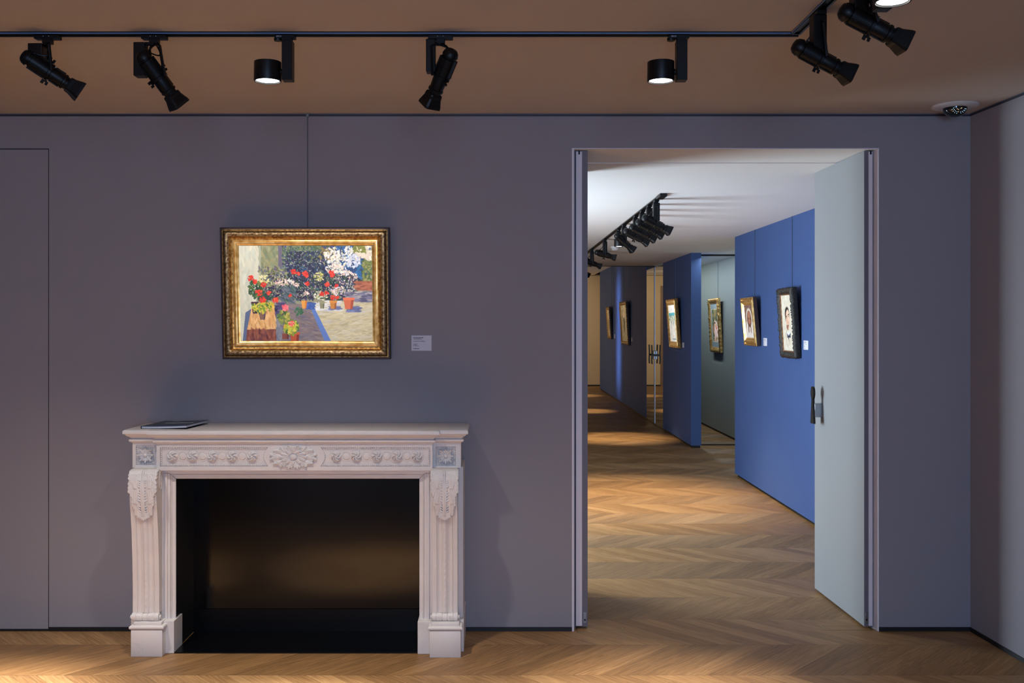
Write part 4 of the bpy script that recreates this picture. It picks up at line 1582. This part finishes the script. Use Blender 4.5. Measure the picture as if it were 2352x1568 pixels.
for f in (f1,):
    letters(f.children[0], 'ERCO', .007, (-.038, -.0166, -.0085), (math.pi / 2, 0, 0))
f2 = flood('black cylinder downlight lit white, left of and above the doorway', (X_(1564, TY), TY, UZ), power=310, target=(.68, 4.05, 0))
letters(f2.children[0], 'ERCO', .007, (-.038, -.0166, -.0085), (math.pi / 2, 0, 0))
f3 = flood('black cylinder downlight cut by the top edge at upper right', (SX + .0, 2.80, UZ), along='y', sx=-1, power=10)
f4 = flood('black downlight box cut by the left edge of the picture', (X_(-25, TY), TY, UZ), power=760, target=(-2.2, 3.9, 0))

# framing projectors that light the painting (two profile spotlights)
def framed_beam(loc, ctr, hw, hh, power, col, side=False):
    o = spot('profile_beam', loc, ctr, power, col, 44, .0, .012)
    d = o.data
    d.use_nodes = True
    nt = d.node_tree
    em = nt.nodes['Emission']
    tc = N(nt, 'ShaderNodeTexCoord')
    sp = N(nt, 'ShaderNodeSeparateXYZ')
    nt.links.new(tc.outputs['Normal'], sp.inputs[0])
    # rays leave along -z in the lamp's frame; shutters cut a rectangle
    D = (Vector(ctr) - Vector(loc)).length
    # find the corners of the picture in lamp space to set the shutters
    Mi = o.rotation_euler.to_matrix().inverted()
    hd = Vector((hw, 0, 0)) if not side else Vector((0, -hw, 0))
    hv = Vector((0, 0, hh))
    cc = Vector(ctr)
    cs = [Mi @ (c - Vector(loc)) for c in (cc - hd + hv, cc + hd + hv, cc + hd - hv, cc - hd - hv)]
    pr = [(c.x / -c.z, c.y / -c.z) for c in cs]
    zz = math_n(nt, 'ABSOLUTE', sp.outputs[2])
    px_ = math_n(nt, 'DIVIDE', sp.outputs[0], zz)
    py_ = math_n(nt, 'DIVIDE', sp.outputs[1], zz)
    mask = None
    for i in range(4):
        (x1, y1), (x2, y2) = pr[i], pr[(i + 1) % 4]
        # inside is to the right of each edge (clockwise order)
        ex, ey = x2 - x1, y2 - y1
        L = math.hypot(ex, ey)
        nx, ny = ey / L, -ex / L
        v = math_n(nt, 'ADD', math_n(nt, 'MULTIPLY', math_n(nt, 'SUBTRACT', px_, x1), nx), math_n(nt, 'MULTIPLY', math_n(nt, 'SUBTRACT', py_, y1), ny))
        v = math_n(nt, 'MINIMUM', math_n(nt, 'MAXIMUM', math_n(nt, 'MULTIPLY', v, 220.0), 0.0), 1.0)
        mask = v if mask is None else math_n(nt, 'MULTIPLY', mask, v)
    nt.links.new(mask, em.inputs['Strength'])
    return o


framed_beam((-1.10, 3.78, 2.38), (-0.949, 4.955, 1.707), .402, .306, 48, (1.0, .93, .82))
framed_beam((-0.52, 3.76, 2.37), (-0.949, 4.955, 1.707), .402, .306, 30, (1.0, .90, .76))

for (l_, c_, hw_, hh_, p_) in (
        ((1.27, 7.95, 2.27), (2.37, 8.10, 1.552), .20, .27, 16),
        ((1.27, 8.85, 2.27), (2.37, 9.32, 1.565), .21, .21, 30),
        ((1.27, 12.45, 2.27), (2.35, 13.34, 1.548), .31, .30, 190),
        ((2.66, 13.5, 2.36), (3.09, 14.12, 1.518), .29, .36, 75),  # added beam inside the alcove, no spotlight hangs there
        ((1.27, 18.0, 2.50), (2.36, 18.42, 1.55), .45, .38, 60),
        ((1.27, 20.6, 2.50), (2.36, 20.92, 1.55), .25, .32, 45)):
    framed_beam(l_, c_, hw_, hh_, p_, (1.0, .93, .82), True)

# dome camera
dc = thing('dome_camera', 'black glass dome camera on a round white ceiling plate', 'security camera', (2.225, 4.83, CZ))
MB().lathe([(0, .108), (-.004, .108), (-.0085, .102), (-.011, .085), (-.012, .056)], (0, 0, 0), (0, 0, 1), 64).build('ceiling_plate', WHITEP, dc, smooth=True)
pr = [(-.012, .055)] + [(-.012 - .044 * math.sin(a), .055 * math.cos(a)) for a in [math.pi / 2 * i / 10 for i in range(11)]]
dm = MB().lathe(pr, (0, 0, 0), (0, 0, 1), 40).build('dome', DOMEG, dc, smooth=True)
m = MB()
for i in range(9):
    for rr_, yo in ((.030, 0), (.036, .4)):
        a = math.radians(200 + (140) * (i + yo) / 8.4)
        dx, dz = rr_ * math.cos(a), rr_ * math.sin(a) * .95
        if abs(dx) < .004: continue
        # on the dome front
        el = min(.95, -dz / .044) if dz < 0 else 0
        rad = .055 * math.cos(math.asin(el))
        yv = -math.sqrt(max(0, rad * rad - dx * dx))
        m.ball((dx, yv, -.012 + dz * .98), .0014, 6, 4)
m.build('diode_ring', LED, dm)
m = MB()
for dx, dz in ((-.012, -.014), (-.006, -.017), (.004, -.012), (-.004, -.026), (.008, -.010)):
    el = -dz / .044
    rad = .055 * math.cos(math.asin(el))
    m.ball((dx, -math.sqrt(rad * rad - dx * dx), -.012 + dz), .0016, 6, 4)
m.build('diode', LEDW, dm)

# floor pivot plates
for (x0, x1, ya, yb, lab) in ((.405, X_(1433, 5.0), 4.995, 5.072, 'thin metal edged floor plate at the left door leaf'), (X_(1887, 5.08), 1.90, 5.03, 5.105, 'thin metal edged floor plate at the right door leaf')):
    t = thing('floor_plate', lab, 'floor plate', ((x0 + x1) / 2, (ya + yb) / 2, 0))
    hx_, hy_ = (x1 - x0) / 2, (yb - ya) / 2
    m = MB()
    e = .0028
    m.box(-hx_, hx_, -hy_, -hy_ + e, 0, .0012); m.box(-hx_, hx_, hy_ - e, hy_, 0, .0012)
    m.box(-hx_, -hx_ + e, -hy_, hy_, 0, .0012); m.box(hx_ - e, hx_, -hy_, hy_, 0, .0012)
    m.build('metal_edge', BRASS, t)
    MB().box(-hx_ + e, hx_ - e, -hy_ + e, hy_ - e, 0, .0006).build('wood_infill', OAK, t)

# ------------------------------------------------------------------ corridor lighting
CT_X = 1.123
ct = thing('lighting_track', 'black lighting track running down the corridor ceiling', 'lighting track', (CT_X, 12, CCZ))
MB().box(-.018, .018, 6.70 - 12, 15.2 - 12, -.010, 0, .001).build('channel', BLKMET, ct)
MB().box(-.022, .024, 6.69 - 12, 6.86 - 12, -.022, 0, .001).build('feed_box', BLKMET, ct)
G3 = 'spotlights on the corridor track'
first = profile_spot('profile_spotlight', 'nearest of the four bunched spotlights on the corridor track', (CT_X, 7.00, CCZ - .01), (.86, .12, -.44), along=(0, 1, 0), group=G3, box=(-.032, .026), boxz=(-.02, -.145), pivot=(0, .0, -.165))
for yy, lb in ((7.32, 'second nearest of the four bunched spotlights on the corridor track'), (7.66, 'third of the four bunched spotlights on the corridor track'), (8.02, 'farthest of the four bunched spotlights on the corridor track')):
    copy_thing(first, (CT_X, yy, CCZ - .01), lb)
profile_spot('profile_spotlight', 'black spotlight behind the bunch of four, beside the corridor downlight', (CT_X, 8.75, CCZ - .01), (.74, .30, -.60), along=(0, 1, 0), group=G3, box=(-.030, .026), boxz=(-.02, -.13), pivot=(0, .0, -.150))
cfl = flood('black downlight with lit lens on the corridor track', (CT_X, 9.15, CCZ - .01), along='y', sx=-1, power=0)
profile_spot('profile_spotlight', 'black spotlight before the smoke detector on the corridor track', (CT_X, 10.3, CCZ - .01), (.90, .10, -.25), along=(0, 1, 0), group=G3, box=(-.032, .026), boxz=(-.02, -.14), pivot=(0, .0, -.155))
profile_spot('profile_spotlight', 'small far spotlight beyond the smoke detector, beside the door edge', (CT_X, 11.7, CCZ - .01), (.88, .15, -.34), along=(0, 1, 0), group=G3, box=(-.032, .026), boxz=(-.02, -.14), pivot=(0, .0, -.155))
profile_spot('profile_spotlight', 'farthest spotlight of the corridor track, mostly behind the door edge', (CT_X, 12.9, CCZ - .01), (.45, -.5, -.5), along=(0, 1, 0), group=G3, box=(-.032, .026), boxz=(-.02, -.14), pivot=(0, .0, -.18), detail=False)
sd = thing('smoke_detector', 'white round smoke detector on the corridor ceiling', 'smoke detector', (1.355, 11.35, CCZ))
MB().lathe([(0, .054), (-.012, .054), (-.020, .050)], (0, 0, 0), (0, 0, 1), 32).build('base', WHITEP, sd, smooth=True)
MB().lathe([(-.020, .040), (-.034, .040), (-.045, .030), (-.047, 0)], (0, 0, 0), (0, 0, 1), 32).build('sensor_head', WHITEP, sd, smooth=True)

# corridor pools of warm light on the floor
spot('corridor_beam', (CT_X, 9.05, 2.22), (1.2, 8.8, 0), 330, WARM, 80, .9, .04)
spot('corridor_beam', (CT_X, 13.4, 2.3), (1.6, 13.4, 0), 330, WARM, 42, .8, .04)
spot('corridor_beam', (CT_X, 18.0, 2.6), (1.6, 17.6, 0), 340, WARM, 24, .8, .04)
spot('corridor_beam', (CT_X, 21.0, 2.6), (1.75, 21.3, 0), 260, WARM, 24, .8, .04)
spot('corridor_beam', (1.0, 22.0, 2.6), (1.4, EY, 1.5), 80, (1, .78, .5), 80, .9, .04)


# ------------------------------------------------------------------ corridor pictures
def portrait(kind):
    if kind == 'man':
        c = Canvas(90, 130, (216, 208, 188))
        c.scatter(300, (0, 0, 1, 1), [(222, 216, 198), (206, 196, 172), (214, 210, 194), (226, 220, 206)], .07, (0, 3), .5)
        c.dab(0.486, 0.361, 0.202, 0.210, 0, (40, 32, 30)); c.dab(0.374, 0.343, 0.101, 0.151, .2, (46, 38, 36))
        c.dab(0.503, 0.416, 0.168, 0.210, 0, (222, 178, 150)); c.dab(0.555, 0.380, 0.109, 0.168, 0, (234, 200, 174)); c.dab(0.443, 0.582, 0.084, 0.059, .5, (150, 100, 80))
        c.dab(0.417, 0.380, 0.059, 0.015, -.15, (50, 34, 30)); c.dab(0.589, 0.352, 0.067, 0.015, -.15, (44, 30, 28))
        c.dab(0.426, 0.407, 0.034, 0.015, -.1, (70, 46, 40)); c.dab(0.589, 0.384, 0.034, 0.015, -.1, (60, 40, 36))
        c.dab(0.520, 0.453, 0.021, 0.059, -.1, (196, 142, 116)); c.dab(0.529, 0.490, 0.034, 0.012, -.1, (140, 90, 74))
        c.dab(0.520, 0.545, 0.063, 0.012, -.1, (60, 40, 36)); c.dab(0.529, 0.568, 0.050, 0.012, -.1, (176, 90, 80))
        c.poly([(0.331, 0.637), (0.503, 0.674), (0.658, 0.637), (0.692, 0.729), (0.486, 0.766), (0.348, 0.748)], (222, 222, 224))
        c.poly([(0.383, 0.692), (0.520, 0.729), (0.692, 0.674), (0.675, 0.766), (0.538, 0.766), (0.503, 0.840), (0.452, 0.766), (0.366, 0.766)], (56, 62, 78))
        c.dab(0.331, 0.711, 0.017, 0.118, .2, (120, 84, 60)); c.dab(0.538, 0.840, 0.010, 0.101, -.3, (150, 112, 80)); c.dab(0.185, 0.729, 0.101, 0.008, -.9, (110, 80, 60))
        c.dab(0.314, 0.858, 0.010, 0.101, .1, (110, 84, 64))
    elif kind == 'veil':
        c = Canvas(80, 110, (120, 92, 82))
        c.scatter(200, (0, 0, 1, .5), [(112, 86, 78), (134, 104, 92), (100, 76, 72)], .06, (0, 3), .6)
        c.dab(.50, .40, .33, .42, 0, (226, 216, 206)); c.poly([(.12, .5), (.88, .5), (1, 1), (0, 1)], (224, 216, 210))
        c.dab(.50, .42, .24, .34, 0, (88, 56, 46)); c.dab(.50, .36, .17, .24, 0, (170, 118, 94)); c.dab(.5, .5, .13, .12, 0, (176, 122, 98))
        c.dab(.42, .42, .05, .018, 0, (40, 24, 22)); c.dab(.60, .42, .05, .018, 0, (40, 24, 22)); c.dab(.42, .39, .06, .010, 0, (60, 36, 30)); c.dab(.60, .39, .06, .010, 0, (60, 36, 30))
        c.dab(.51, .49, .025, .05, 0, (140, 92, 74)); c.dab(.51, .56, .06, .014, 0, (120, 60, 52))
        c.dab(.36, .72, .06, .20, .1, (110, 76, 62)); c.dab(.62, .72, .05, .18, -.1, (130, 96, 80)); c.dab(.55, .82, .03, .12, 0, (180, 150, 134))
        c.scatter(80, (0, .65, 1, 1), [(240, 234, 228), (206, 190, 182), (222, 210, 204)], .05, (1.2, 1.9), .6, asp=.25)
    elif kind == 'sea':
        c = Canvas(90, 110, (214, 220, 224))
        c.scatter(120, (0, 0, 1, .25), [(220, 224, 228), (204, 212, 220)], .08, (-.3, .3), .5)
        c.poly([(0, .22), (1, .20), (1, .28), (0, .30)], (70, 158, 178))
        c.scatter(300, (0, .30, 1, .5), [(150, 196, 200), (230, 228, 216), (90, 130, 120), (60, 96, 100), (206, 196, 170)], .05, (-.5, .5), .7)
        c.scatter(400, (0, .45, 1, 1), [(206, 216, 226), (236, 236, 232), (170, 192, 210), (190, 180, 160), (214, 206, 190)], .06, (.8, 2.2), .6, asp=.3)
        c.dab(.35, .52, .02, .12, 0, (80, 90, 80)); c.dab(.66, .5, .02, .1, 0, (90, 100, 90)); c.dab(.6, .93, .3, .01, 0, (60, 80, 110))
    elif kind == 'dance':
        c = Canvas(80, 120, (120, 140, 150))
        c.poly([(.14, .12), (.92, .12), (.92, .88), (.14, .88)], (214, 200, 170))
        c.poly([(.18, .14), (.88, .14), (.88, .86), (.18, .86)], (66, 88, 72))
        c.scatter(160, (.18, .14, .88, .5), [(60, 86, 66), (84, 104, 78), (50, 60, 60), (180, 150, 90)], .06, (1.2, 1.9), .7)
        c.scatter(120, (.4, .42, .86, .84), [(236, 210, 206), (244, 226, 220), (222, 180, 180)], .07, (1.2, 1.9), .8)
        c.dab(.52, .44, .08, .03, 0, (60, 40, 34)); c.dab(.56, .50, .1, .06, 0, (224, 176, 150)); c.dab(.7, .55, .06, .05, 0, (214, 90, 60))
        c.scatter(50, (.3, .76, .86, .85), [(206, 150, 100), (120, 110, 80), (240, 226, 210)], .04)
        c.dab(.28, .6, .04, .16, 0, (190, 120, 90))
    else:
        c = Canvas(70, 90, (170, 150, 110))
        c.scatter(300, (0, 0, 1, 1), [(190, 176, 140), (120, 104, 70), (214, 204, 176), (80, 70, 50), (150, 130, 84)], .06, (1.2, 1.9), .7, asp=.3)
        c.dab(.5, .5, .12, .3, 0, (70, 56, 40)); c.dab(.5, .28, .1, .1, 0, (206, 170, 130))
    return c


def wall_picture(ykind, ynear, wd, ht, zbot, label, style, plane=CX, lean=.045, dep=.032, rodpx=None, ztop=None):
    kind = ykind
    zc = zbot + ht / 2
    th = math.atan2(lean, ht)
    t = thing('framed_picture', label, 'painting', (plane - dep - lean / 2 - .004, ynear + wd / 2, zc), (th, 0, -math.pi / 2), 'pictures on the corridor walls')
    # local: x along the wall towards the viewer, -y to the room, rotation leans top outwards
    bw = {'gold': .075, 'black': .06, 'broad': .085, 'brown': .07, 'ornate': .075}[style]
    if style in ('black', 'ornate'):
        rj = random.Random(len(label))
        tb = [[rj.uniform(-1, 1) for _ in range(60)] for _ in range(4)]

        def jf(i, tt, o):
            a = tb[i][int(tt * 59) % 60]
            b_ = math.sin(tt * math.pi * 2 * 5)
            if o < .008: return (.0015 * b_ + .0045 * a, 0)
            if o < bw - .015: return (0, a * .006)
            return (0, 0)
        m = MB(); frame_ring(m, wd, ht, [(.004, dep), (0, .004), (.006, -.012), (.020, -.020), (.034, -.016), (bw - .016, -.006), (bw - .012, .0)], 60, jf)
        m.build('carved_frame', BLACKF if style == 'black' else GOLDB, t, smooth='all')
        m = MB(); frame_ring(m, wd, ht, [(bw - .014, .001), (bw - .010, -.004), (bw - .004, -.002), (bw, .006)])
        m.build('inner_moulding', gold_mat('copper_slip', (.25, .12, .07), (.5, .28, .16), 50, .4, .1) if style == 'black' else GOLDB, t)
    else:
        mt = {'gold': GOLDB, 'broad': GOLDB, 'brown': GOLD}[style]
        m = MB(); frame_ring(m, wd, ht, [(0, -.004), (.008, -.010), (.016, -.008), (.020, .0), (.024, .0)])
        m.build('outer_moulding', mt if style != 'brown' else EDGEB, t)
        m = MB(); frame_ring(m, wd, ht, [(.002, dep), (0, .010), (0, -.004)])
        m.build('frame_side', GOLD if style == 'broad' else EDGEB, t)  # sides coloured darker to stand in for their shaded face
        m = MB(); frame_ring(m, wd, ht, [(.024, .0), (.028, -.014), (.045, -.014), (bw - .012, .004), (bw - .008, -.002), (bw, .008)])
        m.build('frame', mt, t, smooth=True)
        if style == 'brown':
            m = MB()
            n = int(ht / .035)
            for i in range(n):
                z = -ht / 2 + (i + .5) * ht / n
                for sx in (-1, 1):
                    m.ball((sx * (wd / 2 - .006), -.006, z), .011, 8, 6)
            m.build('beaded_edge', GOLDB, t, smooth='all')
    portrait(kind).object('canvas', wd - 2 * bw + .004, ht - 2 * bw + .004, .005, t)
    MB().box(-wd / 2 + .008, wd / 2 - .008, .009, dep - .002, -ht / 2 + .008, ht / 2 - .008).build('back_board', EDGEB, t)
    return t


def cord(px, plane, zt, zb, label):
    Y = plane * F / (px - PX)
    t = thing('hanging_rod', label, 'rod', (plane - .006, Y, zt))
    MB().tube([(0, 0, 0), (0, 0, zb - zt)], .0022, 6).build('rod', ROD, t)


def clabel(px, pz0, pz1, plane, label):
    Y = plane * F / (px - PX)
    wall_label((plane, Y, (pz0 + pz1) / 2), -math.pi / 2, .115, pz1 - pz0, label)


P6 = wall_picture('man', 7.89, .42, .57, 1.267, 'black carved frame with pale portrait of a man in a bow tie', 'black', lean=.035)
P5 = wall_picture('veil', 9.09, .46, .452, 1.339, 'gilt framed portrait of a veiled figure, left of the black frame', 'gold', lean=.04)
P3 = wall_picture('sea', 13.0, .68, .655, 1.22, 'gilt framed pale seaside picture on the middle blue panel', 'broad', lean=.05)
P4 = wall_picture('dance', 13.81, .62, .765, 1.135, 'ornate gold frame with a pink dressed figure on the sage wall', 'ornate', plane=3.15, lean=.04)
P2 = wall_picture('old', 17.94, .95, .80, 1.15, 'brown gilt framed picture on the far blue panel, nearer one', 'brown', lean=.045)
P1 = wall_picture('old', 20.65, .55, .68, 1.216, 'narrow brown gilt frame on the far blue panel, farther one', 'brown', lean=.045)
cord(1821, CX, CCZ, 1.84, 'thin rod above the black carved frame')
cord(1735, CX, CCZ, 1.79, 'thin rod above the gilt framed veiled portrait')
cord(1553, CX, CCZ, 1.87, 'thin rod above the seaside picture')
cord(1650, 3.15, CCZ + .02, 1.90, 'thin rod above the ornate gold frame')
cord(1446, CX, FZ, 1.95, 'right rod above the nearer far panel picture')
cord(1433, CX, FZ, 1.95, 'left rod above the nearer far panel picture')
cord(1405, CX, FZ, 1.89, 'left rod above the farthest picture')
cord(1410, CX, FZ, 1.89, 'right rod above the farthest picture')
clabel(1851.5, Z_(803, 7.78), Z_(782, 7.78), CX, 'small white label right of the black carved frame')
clabel(1758, Z_(794, 8.96), Z_(776, 8.96), CX, 'small white label between the veiled portrait and the black frame')
clabel(1569.3, Z_(798, 12.9), Z_(786.5, 12.9), CX, 'small white label beside the seaside picture')
clabel(1451.3, Z_(784, 17.8), Z_(775, 17.8), CX, 'small white label beside the nearer picture on the far panel')
clabel(1412, Z_(776.5, 20.35), Z_(767, 20.35), CX, 'small white label beside the farthest picture')
